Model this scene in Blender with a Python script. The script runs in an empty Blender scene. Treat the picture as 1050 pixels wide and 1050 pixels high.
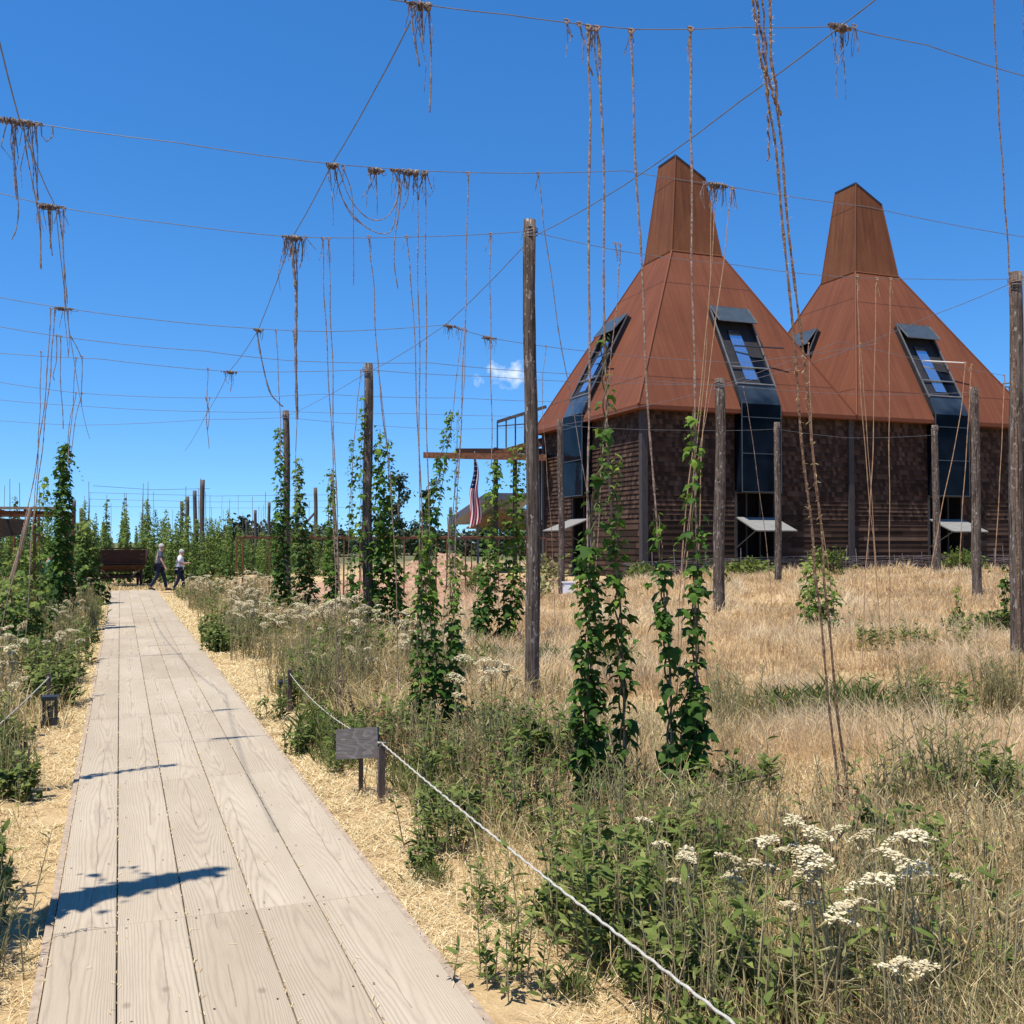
import bpy, math, random
import numpy as np
from mathutils import Vector, Matrix

SC = bpy.context.scene
COL = SC.collection
R = math.radians
rng = np.random.default_rng(7)
random.seed(7)

# ------------------------------------------------------------------ camera
PITCH = math.atan(31 / 1050)
CAMZ = 1.8
cam_d = bpy.data.cameras.new("camera"); cam = bpy.data.objects.new("camera", cam_d); COL.objects.link(cam)
cam_d.sensor_width = 36; cam_d.lens = 36.0; cam_d.clip_start = 0.05; cam_d.clip_end = 6000
cam.location = (0, 0, CAMZ); cam.rotation_euler = (math.pi / 2 + PITCH, 0, 0)
SC.camera = cam

# ------------------------------------------------------------------ light
SUN_EL = R(70)
SUN_TO = Vector((-.77 * math.cos(SUN_EL), -.64 * math.cos(SUN_EL), math.sin(SUN_EL))).normalized()
world = bpy.data.worlds.new("World"); SC.world = world; world.use_nodes = True
wn = world.node_tree; wn.nodes.clear()
def wnode(t, **k):
    n = wn.nodes.new(t)
    for a, b in k.items(): setattr(n, a, b)
    return n
sky = wnode('ShaderNodeTexSky', sky_type='NISHITA', sun_disc=False)
sky.sun_elevation = SUN_EL; sky.sun_rotation = math.atan2(SUN_TO.x, SUN_TO.y)
sky.altitude = 200; sky.air_density = 1.0; sky.dust_density = 0.0; sky.ozone_density = 6.0
hsv = wnode('ShaderNodeHueSaturation'); hsv.inputs['Saturation'].default_value = 1.23
hsv.inputs['Hue'].default_value = 0.5; hsv.inputs['Value'].default_value = 1.0
bg = wnode('ShaderNodeBackground'); bg.inputs['Strength'].default_value = 0.112
wout = wnode('ShaderNodeOutputWorld')
# clear inland air: look the sky up a little above the true elevation, so the horizon stays blue
stc = wnode('ShaderNodeTexCoord'); lift = wnode('ShaderNodeVectorMath', operation='ADD'); lift.inputs[1].default_value = (0, 0, .075)
nrm = wnode('ShaderNodeVectorMath', operation='NORMALIZE')
wn.links.new(stc.outputs['Generated'], lift.inputs[0]); wn.links.new(lift.outputs[0], nrm.inputs[0]); wn.links.new(nrm.outputs[0], sky.inputs['Vector'])
wn.links.new(sky.outputs[0], hsv.inputs['Color'])
# one small fair-weather cloud low in the sky, as part of the sky itself
tc = wnode('ShaderNodeTexCoord')
def cray(px, py):
    u, v = (px - 525) / 1050, (525 - py) / 1050
    return Vector((u, math.cos(PITCH) - v * math.sin(PITCH), math.sin(PITCH) + v * math.cos(PITCH)))
cd = cray(519, 383).normalized(); cr = Vector((1, 0, 0)); cu = cr.cross(cd).normalized()
def wdot(vec):
    n = wnode('ShaderNodeVectorMath', operation='DOT_PRODUCT'); n.inputs[1].default_value = vec
    wn.links.new(tc.outputs['Generated'], n.inputs[0]); return n.outputs['Value']
def wmath(op, a, b=None):
    n = wnode('ShaderNodeMath', operation=op)
    for i, x in enumerate((a, b)):
        if x is None: continue
        if isinstance(x, (int, float)): n.inputs[i].default_value = x
        else: wn.links.new(x, n.inputs[i])
    return n.outputs[0]
a = wmath('DIVIDE', wmath('SUBTRACT', wdot(cr), cd.dot(cr)), 0.034); b = wmath('DIVIDE', wdot(cu), 0.0125)
rad = wmath('SQRT', wmath('ADD', wmath('MULTIPLY', a, a), wmath('MULTIPLY', b, b)))
nz = wnode('ShaderNodeTexNoise'); nz.inputs['Scale'].default_value = 70; nz.inputs['Detail'].default_value = 6
wn.links.new(tc.outputs['Generated'], nz.inputs['Vector'])
dens = wmath('ADD', wmath('SUBTRACT', 1.0, rad), wmath('MULTIPLY', wmath('SUBTRACT', nz.outputs[0], 0.5), 2.4))
front = wmath('GREATER_THAN', wdot(cd), 0.9)
msk = wnode('ShaderNodeMapRange'); msk.inputs[1].default_value = 0.15; msk.inputs[2].default_value = 1.0
msk.inputs[4].default_value = 0.85
wn.links.new(wmath('MULTIPLY', dens, front), msk.inputs[0])
mixc = wnode('ShaderNodeMix', data_type='RGBA'); mixc.inputs[7].default_value = (6.6, 7.0, 7.4, 1)
wn.links.new(msk.outputs[0], mixc.inputs[0]); tint = wnode('ShaderNodeMix', data_type='RGBA', blend_type='MULTIPLY'); tint.inputs[0].default_value = 1; tint.inputs[7].default_value = (.92, 1.04, 1.12, 1)
wn.links.new(hsv.outputs[0], tint.inputs[6]); wn.links.new(tint.outputs[2], mixc.inputs[6])
wn.links.new(mixc.outputs[2], bg.inputs['Color']); wn.links.new(bg.outputs[0], wout.inputs[0])

sun_d = bpy.data.lights.new("sun", 'SUN'); sun_d.energy = 5.0; sun_d.angle = R(0.53); sun_d.color = (1, .95, .87)
sun = bpy.data.objects.new("sun", sun_d); COL.objects.link(sun)
sun.rotation_euler = (-SUN_TO).to_track_quat('-Z', 'Y').to_euler(); sun.location = (-30, -25, 90)
SC.view_settings.view_transform = 'Standard'; SC.view_settings.look = 'None'
SC.view_settings.exposure = 0.57; SC.view_settings.gamma = 1.0
SC.render.engine = 'CYCLES'; SC.cycles.max_bounces = 6; SC.cycles.transparent_max_bounces = 6
SC.cycles.diffuse_bounces = 3; SC.cycles.glossy_bounces = 3; SC.cycles.transmission_bounces = 4

# ------------------------------------------------------------------ frames of reference
B = np.array([-0.3575, 0.934]); E = np.array([0.934, 0.3575])      # along the rows / across them
def et(e, t): p = E * e + B * t; return float(p[0]), float(p[1])
def sstep(x): x = np.clip(x, 0, 1); return x * x * (3 - 2 * x)
def gz(x, y):
    x = np.asarray(x, float); y = np.asarray(y, float)
    e = x * E[0] + y * E[1]; t = x * B[0] + y * B[1]
    z = .55 * sstep((e - 3) / 24) * sstep((t - 1) / 8)
    z = z + .10 * sstep((-e - .4) / 2.0) * sstep((t - 3) / 6)
    z = z + .035 * np.sin(x * .9 + 1.3) * np.sin(y * .7) * sstep((np.abs(e - .5) - 1.2) / 2)
    return z - .07
def gzf(x, y): return float(gz(x, y))
def pt_t(px, py, t):
    d = cray(px, py); k = t / (d.x * B[0] + d.y * B[1]); return Vector((d.x * k, d.y * k, CAMZ + d.z * k))
def pt_e(px, py, e):
    d = cray(px, py); k = e / (d.x * E[0] + d.y * E[1]); return Vector((d.x * k, d.y * k, CAMZ + d.z * k))
def pt_y(px, py, y):
    d = cray(px, py); k = y / d.y; return Vector((d.x * k, y, CAMZ + d.z * k))
def ground_at(px, y):
    p = pt_y(px, 600, y); return Vector((p.x, y, gzf(p.x, y)))
def hit_ground(px, py):
    d = cray(px, py); lo = 1.0; k = 1.0
    while k < 400 and CAMZ + d.z * k > gzf(d.x * k, d.y * k): k *= 1.01
    return Vector((d.x * k, d.y * k, gzf(d.x * k, d.y * k)))

# ------------------------------------------------------------------ materials
def newmat(name):
    m = bpy.data.materials.new(name); m.use_nodes = True; nt = m.node_tree; nt.nodes.clear(); return m, nt
class NT:
    def __init__(s, nt): s.nt = nt
    def n(s, t, **k):
        x = s.nt.nodes.new(t)
        for a, b in k.items(): setattr(x, a, b)
        return x
    def link(s, a, b): s.nt.links.new(a, b)
    def val(s, inp, v):
        if isinstance(v, (int, float, tuple, list)): inp.default_value = v
        else: s.link(v, inp)
    def math(s, op, a, b=0.0, clamp=False):
        x = s.n('ShaderNodeMath', operation=op, use_clamp=clamp); s.val(x.inputs[0], a); s.val(x.inputs[1], b); return x.outputs[0]
    def ramp(s, fac, stops):
        x = s.n('ShaderNodeValToRGB'); els = x.color_ramp.elements
        while len(els) < len(stops): els.new(.5)
        for e, (p, c) in zip(els, stops): e.position = p; e.color = (*c, 1)
        s.link(fac, x.inputs[0]); return x.outputs[0]
    def noise(s, vec, scale, detail=4, rough=.55, dist=0):
        x = s.n('ShaderNodeTexNoise'); x.inputs['Scale'].default_value = scale; x.inputs['Detail'].default_value = detail
        x.inputs['Roughness'].default_value = rough; x.inputs['Distortion'].default_value = dist
        if vec is not None: s.link(vec, x.inputs['Vector'])
        return x.outputs[0]
    def mapping(s, vec, scale=(1, 1, 1), loc=(0, 0, 0)):
        x = s.n('ShaderNodeMapping'); x.inputs['Scale'].default_value = scale; x.inputs['Location'].default_value = loc
        s.link(vec, x.inputs['Vector']); return x.outputs[0]
    def mix(s, fac, a, b, blend='MIX'):
        x = s.n('ShaderNodeMix', data_type='RGBA', blend_type=blend)
        s.val(x.inputs[0], fac)
        s.val(x.inputs[6], (*a, 1) if isinstance(a, tuple) else a); s.val(x.inputs[7], (*b, 1) if isinstance(b, tuple) else b)
        return x.outputs[2]
    def bump(s, h, strength=.3, dist=.02):
        x = s.n('ShaderNodeBump'); x.inputs['Strength'].default_value = strength; x.inputs['Distance'].default_value = dist
        s.link(h, x.inputs['Height']); return x.outputs[0]
    def out(s, col, rough=.8, spec=.3, metal=0.0, normal=None, transl=0.0, alpha=None):
        p = s.n('ShaderNodeBsdfPrincipled'); o = s.n('ShaderNodeOutputMaterial')
        s.val(p.inputs['Base Color'], (*col, 1) if isinstance(col, tuple) else col)
        s.val(p.inputs['Roughness'], rough); s.val(p.inputs['Metallic'], metal); s.val(p.inputs['Specular IOR Level'], spec)
        if normal is not None: s.link(normal, p.inputs['Normal'])
        sh = p.outputs[0]
        if transl:
            tr = s.n('ShaderNodeBsdfTranslucent'); s.val(tr.inputs[0], (*col, 1) if isinstance(col, tuple) else col)
            mx = s.n('ShaderNodeMixShader'); mx.inputs[0].default_value = transl
            s.link(sh, mx.inputs[1]); s.link(tr.outputs[0], mx.inputs[2]); sh = mx.outputs[0]
        s.link(sh, o.inputs[0])

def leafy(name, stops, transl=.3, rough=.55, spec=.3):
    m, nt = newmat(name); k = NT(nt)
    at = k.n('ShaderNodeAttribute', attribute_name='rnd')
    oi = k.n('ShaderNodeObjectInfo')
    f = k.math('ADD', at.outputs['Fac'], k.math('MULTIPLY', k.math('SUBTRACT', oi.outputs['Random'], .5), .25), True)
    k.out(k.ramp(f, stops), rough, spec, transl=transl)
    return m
def noisy(name, stops, scale=(1, 1, 1), ns=4, rough=.8, spec=.25, bump=0.0, bdist=.01, detail=6, metal=0.0, coord='Object'):
    m, nt = newmat(name); k = NT(nt); t = k.n('ShaderNodeTexCoord')
    v = k.mapping(t.outputs[coord], scale); f = k.noise(v, ns, detail, .65)
    k.out(k.ramp(f, stops), rough, spec, metal, normal=k.bump(f, bump, bdist) if bump else None)
    return m

M = {}
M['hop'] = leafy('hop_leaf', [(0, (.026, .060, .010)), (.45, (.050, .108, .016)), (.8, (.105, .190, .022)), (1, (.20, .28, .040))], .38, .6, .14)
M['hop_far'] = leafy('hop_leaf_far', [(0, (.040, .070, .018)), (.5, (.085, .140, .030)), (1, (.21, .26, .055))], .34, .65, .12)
M['vine_stem'] = noisy('vine_stem', [(.3, (.07, .08, .03)), (.7, (.16, .12, .06))], ns=30)
M['twine'] = noisy('coir_twine', [(.35, (.12, .075, .055)), (.5, (.27, .18, .13)), (.68, (.42, .32, .25))], (1, 1, 1), 38, .95, .1, .8, .01)
M['twine_orange'] = noisy('coir_twine_orange', [(.3, (.24, .135, .075)), (.7, (.44, .28, .165))], (1, 1, 1), 30, .95, .1)
M['twine_grey'] = noisy('weathered_twine', [(.35, (.09, .07, .065)), (.65, (.32, .26, .235))], (1, 1, 1), 34, .95, .1)
M['wire'] = noisy('steel_wire', [(.3, (.07, .07, .075)), (.7, (.15, .15, .16))], ns=8, rough=.5, spec=.5)
M['pole'] = None
M['darkpole'] = noisy('dark_pole', [(.3, (.06, .048, .04)), (.7, (.15, .12, .10))], (8, 8, 1), 3, .9, .15, .5, .02)
M['rope'] = noisy('white_rope', [(.3, (.27, .25, .205)), (.7, (.47, .44, .375))], ns=60, rough=.9)
M['straw'] = leafy('straw', [(0, (.32, .205, .085)), (.35, (.54, .385, .18)), (.7, (.70, .55, .295)), (1, (.82, .71, .45))], .25, .8, .1)
M['drygrass'] = leafy('dry_grass', [(0, (.42, .285, .145)), (.4, (.64, .475, .265)), (.7, (.77, .61, .375)), (1, (.86, .75, .52))], .48, .75, .12)
M['greengrass'] = leafy('weed_leaf', [(0, (.065, .095, .022)), (.5, (.14, .185, .042)), (1, (.28, .30, .09))], .36, .65, .12)
M['greyweed'] = leafy('grey_weed_leaf', [(0, (.13, .14, .045)), (.5, (.27, .265, .10)), (1, (.50, .44, .22))], .25, .7, .15)
M['dryweed'] = leafy('dry_weed', [(0, (.10, .055, .03)), (.5, (.22, .12, .06)), (1, (.38, .24, .12))], .2, .8, .1)
M['yarrow'] = leafy('yarrow_floret', [(0, (.44, .36, .20)), (.5, (.60, .52, .33)), (1, (.71, .65, .47))], .2, .8, .1)
M['weedstem'] = noisy('weed_stem', [(.3, (.20, .165, .08)), (.7, (.40, .32, .17))], ns=30)
M['treeleaf'] = leafy('tree_leaf', [(0, (.025, .04, .018)), (.5, (.05, .07, .03)), (1, (.10, .12, .055))], .2)
M['bark'] = noisy('bark', [(.3, (.08, .06, .045)), (.7, (.20, .16, .12))], (4, 4, 1), 5)
M['rust_steel'] = noisy('rust_steel', [(.3, (.07, .028, .015)), (.55, (.15, .062, .03)), (.75, (.24, .11, .055))], ns=6, rough=.85, bump=.2)
M['oldwood'] = noisy('old_red_wood', [(.3, (.026, .013, .010)), (.6, (.050, .025, .018)), (.8, (.10, .06, .04))], (1, 1, 9), 4, .9, .15, .4, .01)
M['iron'] = noisy('old_iron', [(.3, (.02, .016, .013)), (.7, (.06, .04, .03))], ns=9, rough=.75)
M['greysteel'] = noisy('grey_steel', [(.3, (.085, .09, .095)), (.7, (.15, .155, .16))], ns=3, rough=.5, spec=.5)
M['blacksteel'] = noisy('black_steel', [(.3, (.012, .013, .015)), (.7, (.028, .03, .033))], ns=5, rough=.45, spec=.5)
M['flap'] = noisy('zinc_flap', [(.3, (.035, .045, .05)), (.7, (.055, .068, .075))], ns=3, rough=.35, spec=.5)
M['shutter'] = noisy('weathered_hatch', [(.3, (.14, .137, .125)), (.7, (.25, .243, .222))], (1, 14, 1), 3, .85, .15, .4, .01)
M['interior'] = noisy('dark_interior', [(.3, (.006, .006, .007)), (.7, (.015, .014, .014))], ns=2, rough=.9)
M['whitebox'] = noisy('white_enamel', [(.3, (.66, .68, .70)), (.7, (.74, .75, .76))], ns=4, rough=.4, spec=.4)
M['skin'] = noisy('skin', [(.3, (.46, .25, .17)), (.7, (.55, .32, .23))], ns=6, rough=.6)
M['hair'] = noisy('pale_hair', [(.3, (.30, .27, .24)), (.7, (.46, .43, .39))], ns=40, rough=.8)
M['shirt_grey'] = noisy('grey_shirt', [(.45, (.055, .065, .085)), (.55, (.13, .14, .165))], ns=60, rough=.9)
M['shirt_white'] = noisy('white_shirt', [(.3, (.66, .67, .72)), (.7, (.76, .77, .80))], ns=9, rough=.9)
M['shirt_teal'] = noisy('teal_shirt', [(.3, (.04, .16, .15)), (.7, (.06, .22, .2))], ns=9, rough=.9)
M['trouser'] = noisy('navy_trousers', [(.3, (.012, .016, .032)), (.7, (.022, .028, .05))], ns=9, rough=.9)
M['shoe'] = noisy('dark_shoe', [(.3, (.015, .013, .012)), (.7, (.03, .027, .025))], ns=9, rough=.6)
M['orange_tarp'] = noisy('orange_ceiling', [(.3, (.34, .21, .12)), (.7, (.44, .29, .18))], ns=2, rough=.8)

def glass(name, col, rough, metal, spec=.6):
    m, nt = newmat(name); k = NT(nt); t = k.n('ShaderNodeTexCoord')
    f = k.noise(k.mapping(t.outputs['Object'], (1, 1, 1)), .7, 2)  # painted into the base colour: uneven dimness of the interior behind the glass
    k.out(k.mix(k.math('MULTIPLY', k.math('SUBTRACT', f, .35), 3.0, True), tuple(c * .25 for c in col), tuple(min(1, c * 1.3) for c in col)) if metal < .5 else col, rough, spec, metal, normal=k.bump(k.noise(k.mapping(t.outputs['Object'], (1, 1, 1)), 1.1, 3), .12, .06)); return m
M['glass'] = glass('dark_glass', (.006, .009, .015), .05, 0.0, .05)
M['glass_sky'] = glass('mirror_glass', (.75, .83, .9), .03, .95)
M['glass_grey'] = glass('grey_glass', (.040, .055, .07), .08, 0.0, .45)

# corten roof: streaks down the slope, faint standing seams (uv = metres along / up the face)
def corten(name, seam, stops):
    m, nt = newmat(name); k = NT(nt); uv = k.n('ShaderNodeUVMap').outputs[0]
    f1 = k.noise(k.mapping(uv, (2.2, .16, 1)), 1.6, 8, .6); f2 = k.noise(uv, 14, 6, .7); f3 = k.noise(uv, .35, 3)
    f = k.math('ADD', k.math('MULTIPLY', f1, .45), k.math('ADD', k.math('MULTIPLY', f2, .25), k.math('MULTIPLY', f3, .3)))
    col = k.ramp(f, stops)
    sx = k.n('ShaderNodeSeparateXYZ'); k.link(uv, sx.inputs[0])
    fr = k.math('FRACT', k.math('DIVIDE', sx.outputs[0], seam)); ln = k.math('LESS_THAN', k.math('ABSOLUTE', k.math('SUBTRACT', fr, .5)), .035)
    fy = k.math('FRACT', k.math('DIVIDE', k.math('ADD', sx.outputs[1], 1.2), 5.2)); ly = k.math('LESS_THAN', k.math('ABSOLUTE', k.math('SUBTRACT', fy, .5)), .005)
    l = k.math('MAXIMUM', k.math('MULTIPLY', ln, .25), k.math('MULTIPLY', ly, .75))
    col = k.mix(l, col, (.045, .016, .009))
    h = k.math('ADD', k.math('MULTIPLY', ln, 1.0), k.math('MULTIPLY', f2, .25))
    k.out(col, .8, .2, normal=k.bump(h, .35, .03)); return m
M['corten'] = corten('corten_roof', .55, [(.30, (.084, .0265, .0128)), (.5, (.135, .043, .0200)), (.70, (.182, .064, .031))])
M['corten_cowl'] = corten('corten_cowl', .11, [(.36, (.085, .029, .0125)), (.5, (.140, .050, .0205)), (.64, (.205, .082, .033))])

def siding_mat():
    m, nt = newmat('redwood_siding'); k = NT(nt); uv = k.n('ShaderNodeUVMap').outputs[0]
    at = k.n('ShaderNodeAttribute', attribute_name='rnd')
    sx = k.n('ShaderNodeSeparateXYZ'); k.link(uv, sx.inputs[0])
    # boards of one course are split into lengths with their own tone
    cell = k.n('ShaderNodeTexWhiteNoise', noise_dimensions='2D')
    ux = k.math('FLOOR', k.math('DIVIDE', k.math('ADD', sx.outputs[0], k.math('MULTIPLY', at.outputs['Fac'], 9)), k.math('ADD', .15, k.math('MULTIPLY', k.math('LESS_THAN', sx.outputs[1], 2.3), 1.6))))
    cx = k.n('ShaderNodeCombineXYZ'); k.link(ux, cx.inputs[0]); k.link(k.math('MULTIPLY', at.outputs['Fac'], 97.3), cx.inputs[1])
    k.link(cx.outputs[0], cell.inputs['Vector'])
    g = k.noise(k.mapping(uv, (.8, 26, 1)), 2.2, 6, .7); s = k.noise(k.mapping(uv, (1.2, .25, 1)), 1.3, 5)
    f = k.math('ADD', k.math('MULTIPLY', cell.outputs[0], .42), k.math('ADD', k.math('MULTIPLY', g, .3), k.math('MULTIPLY', s, .32)))
    col = k.ramp(f, [(.22, (.018, .0105, .0072)), (.48, (.040, .0225, .0150)), (.66, (.072, .042, .028)), (.85, (.125, .080, .056))])
    k.out(col, .9, .15, normal=k.bump(g, .5, .01)); return m
M['siding'] = siding_mat()

def boards_mat():
    m, nt = newmat('weathered_boards'); k = NT(nt); uv = k.n('ShaderNodeUVMap').outputs[0]
    at = k.n('ShaderNodeAttribute', attribute_name='rnd')
    off = k.n('ShaderNodeCombineXYZ'); k.link(k.math('MULTIPLY', at.outputs['Fac'], 41.0), off.inputs[0]); k.link(k.math('MULTIPLY', at.outputs['Fac'], 93.0), off.inputs[1])
    ad = k.n('ShaderNodeVectorMath', operation='ADD'); k.link(uv, ad.inputs[0]); k.link(off.outputs[0], ad.inputs[1]); v = ad.outputs[0]
    ct = k.n('ShaderNodeAttribute', attribute_name='ctr')
    sx0 = k.n('ShaderNodeSeparateXYZ'); k.link(uv, sx0.inputs[0])
    heart = k.math('MULTIPLY', k.math('SUBTRACT', k.math('FRACT', k.math('MULTIPLY', at.outputs['Fac'], 5.7)), .5), .12)
    d = k.math('DIVIDE', k.math('SUBTRACT', k.math('SUBTRACT', sx0.outputs[0], ct.outputs['Fac']), heart), .15)
    big = k.noise(k.mapping(v, (5.0, .55, 1)), 1.0, 2.0, .4); slow = k.noise(k.mapping(v, (.4, .25, 1)), 1.0, 1.5, .4)
    wob = k.noise(k.mapping(v, (30, 2.2, 1)), 1.0, 3, .6)
    # flat sawn figure: arches along the heart of each plank, straight lines towards its edges
    ph = k.math('ADD', k.math('ADD', k.math('MULTIPLY', k.math('MULTIPLY', d, d), 7.0), k.math('MULTIPLY', slow, 20)), k.math('ADD', k.math('MULTIPLY', big, 5), k.math('MULTIPLY', wob, 1.3)))
    rings = k.math('FRACT', ph)
    ring = k.math('POWER', k.math('SUBTRACT', 1.0, k.math('ABSOLUTE', k.math('SUBTRACT', k.math('MULTIPLY', rings, 2), 1.0))), 2.2)
    fine = k.noise(k.mapping(v, (160, 3.5, 1)), 1.0, 5, .7)
    patch = k.noise(k.mapping(v, (3, 1.0, 1)), .8, 5, .6); dirt = k.noise(k.mapping(v, (7, 7, 1)), 1.0, 7, .7)
    f = k.math('ADD', k.math('MULTIPLY', patch, .5), k.math('ADD', k.math('ADD', k.math('MULTIPLY', at.outputs['Fac'], .17), .02), k.math('MULTIPLY', fine, .38)))
    base = k.ramp(f, [(.25, (.270, .215, .148)), (.5, (.352, .288, .204)), (.72, (.43, .36, .265))])
    vis = k.math('MULTIPLY', k.math('MULTIPLY', ring, .52), k.ramp(k.noise(k.mapping(v, (2, .3, 1)), 1.0, 3), [(.35, (.5,) * 3), (.62, (1,) * 3)]))
    col = k.mix(vis, base, (.22, .17, .125))
    col = k.mix(k.math('MULTIPLY', k.math('GREATER_THAN', dirt, .62), .3), col, (.30, .235, .175))
    hc = k.math('ABSOLUTE', k.math('ADD', d, k.math('MULTIPLY', k.math('SUBTRACT', k.noise(k.mapping(v, (3, 1.1, 1)), 1.0, 4, .6), .5), .5)))
    hk = k.math('MULTIPLY', k.math('LESS_THAN', hc, k.math('MULTIPLY', k.noise(k.mapping(v, (2, 6, 1)), 1.0, 4, .7), .05)), k.math('GREATER_THAN', k.noise(k.mapping(v, (.5, .9, 1)), 1.0, 2, .5), .46))
    col = k.mix(k.math('MULTIPLY', hk, .5), col, (.15, .115, .08))
    # knots, nail heads and small checks
    vo = k.n('ShaderNodeTexVoronoi'); vo.inputs['Scale'].default_value = 1.0; k.link(k.mapping(v, (3.2, 1.9, 1)), vo.inputs['Vector'])
    kn = k.math('MULTIPLY', k.math('SUBTRACT', .075, vo.outputs['Distance']), 22, True)
    col = k.mix(k.math('MULTIPLY', kn, .6), col, (.17, .12, .085))
    ck = k.math('GREATER_THAN', k.noise(k.mapping(v, (90, 5, 1)), 1.0, 3, .6), .735)
    col = k.mix(k.math('MULTIPLY', ck, .5), col, (.16, .12, .09))
    h = k.math('ADD', k.math('MULTIPLY', ring, -.7), k.math('MULTIPLY', fine, .5))
    k.out(col, .85, .2, normal=k.bump(h, .35, .006)); return m
M['boards'] = boards_mat()

def pole_mat():
    m, nt = newmat('weathered_pole'); k = NT(nt); t = k.n('ShaderNodeTexCoord'); oi = k.n('ShaderNodeObjectInfo')
    off = k.n('ShaderNodeCombineXYZ'); k.link(k.math('MULTIPLY', oi.outputs['Random'], 30.0), off.inputs[2])
    ad = k.n('ShaderNodeVectorMath', operation='ADD'); k.link(t.outputs['Object'], ad.inputs[0]); k.link(off.outputs[0], ad.inputs[1]); v = ad.outputs[0]
    a = k.noise(k.mapping(v, (30, 30, 1.2)), 1.0, 6, .65); b = k.noise(k.mapping(v, (7, 7, 2.2)), 1.0, 6, .7); c = k.noise(k.mapping(v, (16, 16, 5)), 1.3, 8, .75)
    f = k.math('ADD', k.math('MULTIPLY', a, .4), k.math('ADD', k.math('MULTIPLY', b, .3), k.math('MULTIPLY', c, .35)))
    col = k.ramp(f, [(.42, (.042, .030, .024)), (.52, (.105, .079, .062)), (.6, (.165, .130, .105)), (.68, (.28, .235, .20))])
    crack = k.math('GREATER_THAN', k.noise(k.mapping(v, (55, 55, .9)), 1.0, 3, .6), .585); col = k.mix(k.math('MULTIPLY', crack, .75), col, (.022, .016, .013))
    chip = k.math('GREATER_THAN', k.noise(k.mapping(v, (22, 22, 9)), 1.0, 4, .6), .615); col = k.mix(k.math('MULTIPLY', chip, .7), col, (.36, .31, .265))
    k.out(col, .92, .12, normal=k.bump(k.math('SUBTRACT', f, k.math('MULTIPLY', crack, .5)), .9, .03)); return m
M['pole'] = pole_mat()

def plank_sign_mat():
    m, nt = newmat('grey_plank'); k = NT(nt); t = k.n('ShaderNodeTexCoord'); v = t.outputs['Object']
    big = k.noise(k.mapping(v, (2.0, 1, 5.5), (.3, 0, .2)), 1.6, 2, .4)
    ring = k.math('POWER', k.math('FRACT', k.math('MULTIPLY', big, 9)), 4)
    fine = k.noise(k.mapping(v, (6, 6, 120)), 1.0, 4)
    col = k.mix(k.math('MULTIPLY', ring, .4), k.ramp(fine, [(.3, (.075, .063, .057)), (.7, (.13, .112, .102))]), (.27, .25, .24))
    k.out(col, .85, .2, normal=k.bump(fine, .4, .004)); return m
M['plank'] = plank_sign_mat()

def flag_mat():
    m, nt = newmat('flag_cloth'); k = NT(nt); uv = k.n('ShaderNodeUVMap').outputs[0]
    sx = k.n('ShaderNodeSeparateXYZ'); k.link(uv, sx.inputs[0]); u, v = sx.outputs[0], sx.outputs[1]
    st = k.math('MODULO', k.math('FLOOR', k.math('MULTIPLY', v, 13)), 2)      # v counts stripes from the bottom
    col = k.mix(st, (.42, .03, .05), (.68, .64, .66))
    canton = k.math('MULTIPLY', k.math('LESS_THAN', u, .42), k.math('GREATER_THAN', v, .4615))
    cu = k.math('SUBTRACT', k.math('FRACT', k.math('MULTIPLY', u, 15)), .5); cv = k.math('SUBTRACT', k.math('FRACT', k.math('MULTIPLY', v, 9.3)), .5)
    star = k.math('LESS_THAN', k.math('ADD', k.math('MULTIPLY', cu, cu), k.math('MULTIPLY', cv, cv)), .03)
    col = k.mix(canton, col, k.mix(star, (.02, .025, .08), (.66, .66, .7)))
    k.out(col, .85, .1, transl=.2); return m
M['flag'] = flag_mat()

def ground_mat():
    m, nt = newmat('field_ground'); k = NT(nt); g = k.n('ShaderNodeNewGeometry'); P = g.outputs['Position']
    sx = k.n('ShaderNodeSeparateXYZ'); k.link(P, sx.inputs[0])
    n1 = k.noise(P, .45, 6, .6); n2 = k.noise(P, 9, 8, .7); n3 = k.noise(k.mapping(P, (1, 1, 1)), 60, 4, .7)
    f = k.math('ADD', k.math('MULTIPLY', n1, .35), k.math('ADD', k.math('MULTIPLY', n2, .4), k.math('MULTIPLY', n3, .3)))
    col = k.ramp(f, [(.3, (.22, .145, .07)), (.48, (.40, .275, .14)), (.62, (.54, .395, .21)), (.8, (.66, .53, .32))])
    # bare reddish earth between the rows and the deck
    dx = k.math('DIVIDE', k.math('ADD', sx.outputs[0], 4.5), 7.5); dy = k.math('DIVIDE', k.math('SUBTRACT', sx.outputs[1], 37), 11)
    r = k.math('ADD', k.math('ADD', k.math('MULTIPLY', dx, dx), k.math('MULTIPLY', dy, dy)), k.math('MULTIPLY', k.math('SUBTRACT', n1, .5), 1.4))
    mk = k.math('MULTIPLY', k.math('SUBTRACT', 1.15, r), 4, True)
    earth = k.ramp(f, [(.36, (.20, .11, .06)), (.52, (.36, .215, .13)), (.68, (.48, .325, .215))])
    col = k.mix(mk, col, earth)
    far = k.math('MULTIPLY', k.math('SUBTRACT', sx.outputs[1], 55), .04, True)
    col = k.mix(far, col, k.ramp(n1, [(.35, (.07, .085, .035)), (.65, (.16, .14, .07))]))
    k.out(col, .95, .1, normal=k.bump(k.math('ADD', n2, n3), .7, .03)); return m
M['ground'] = ground_mat()
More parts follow.
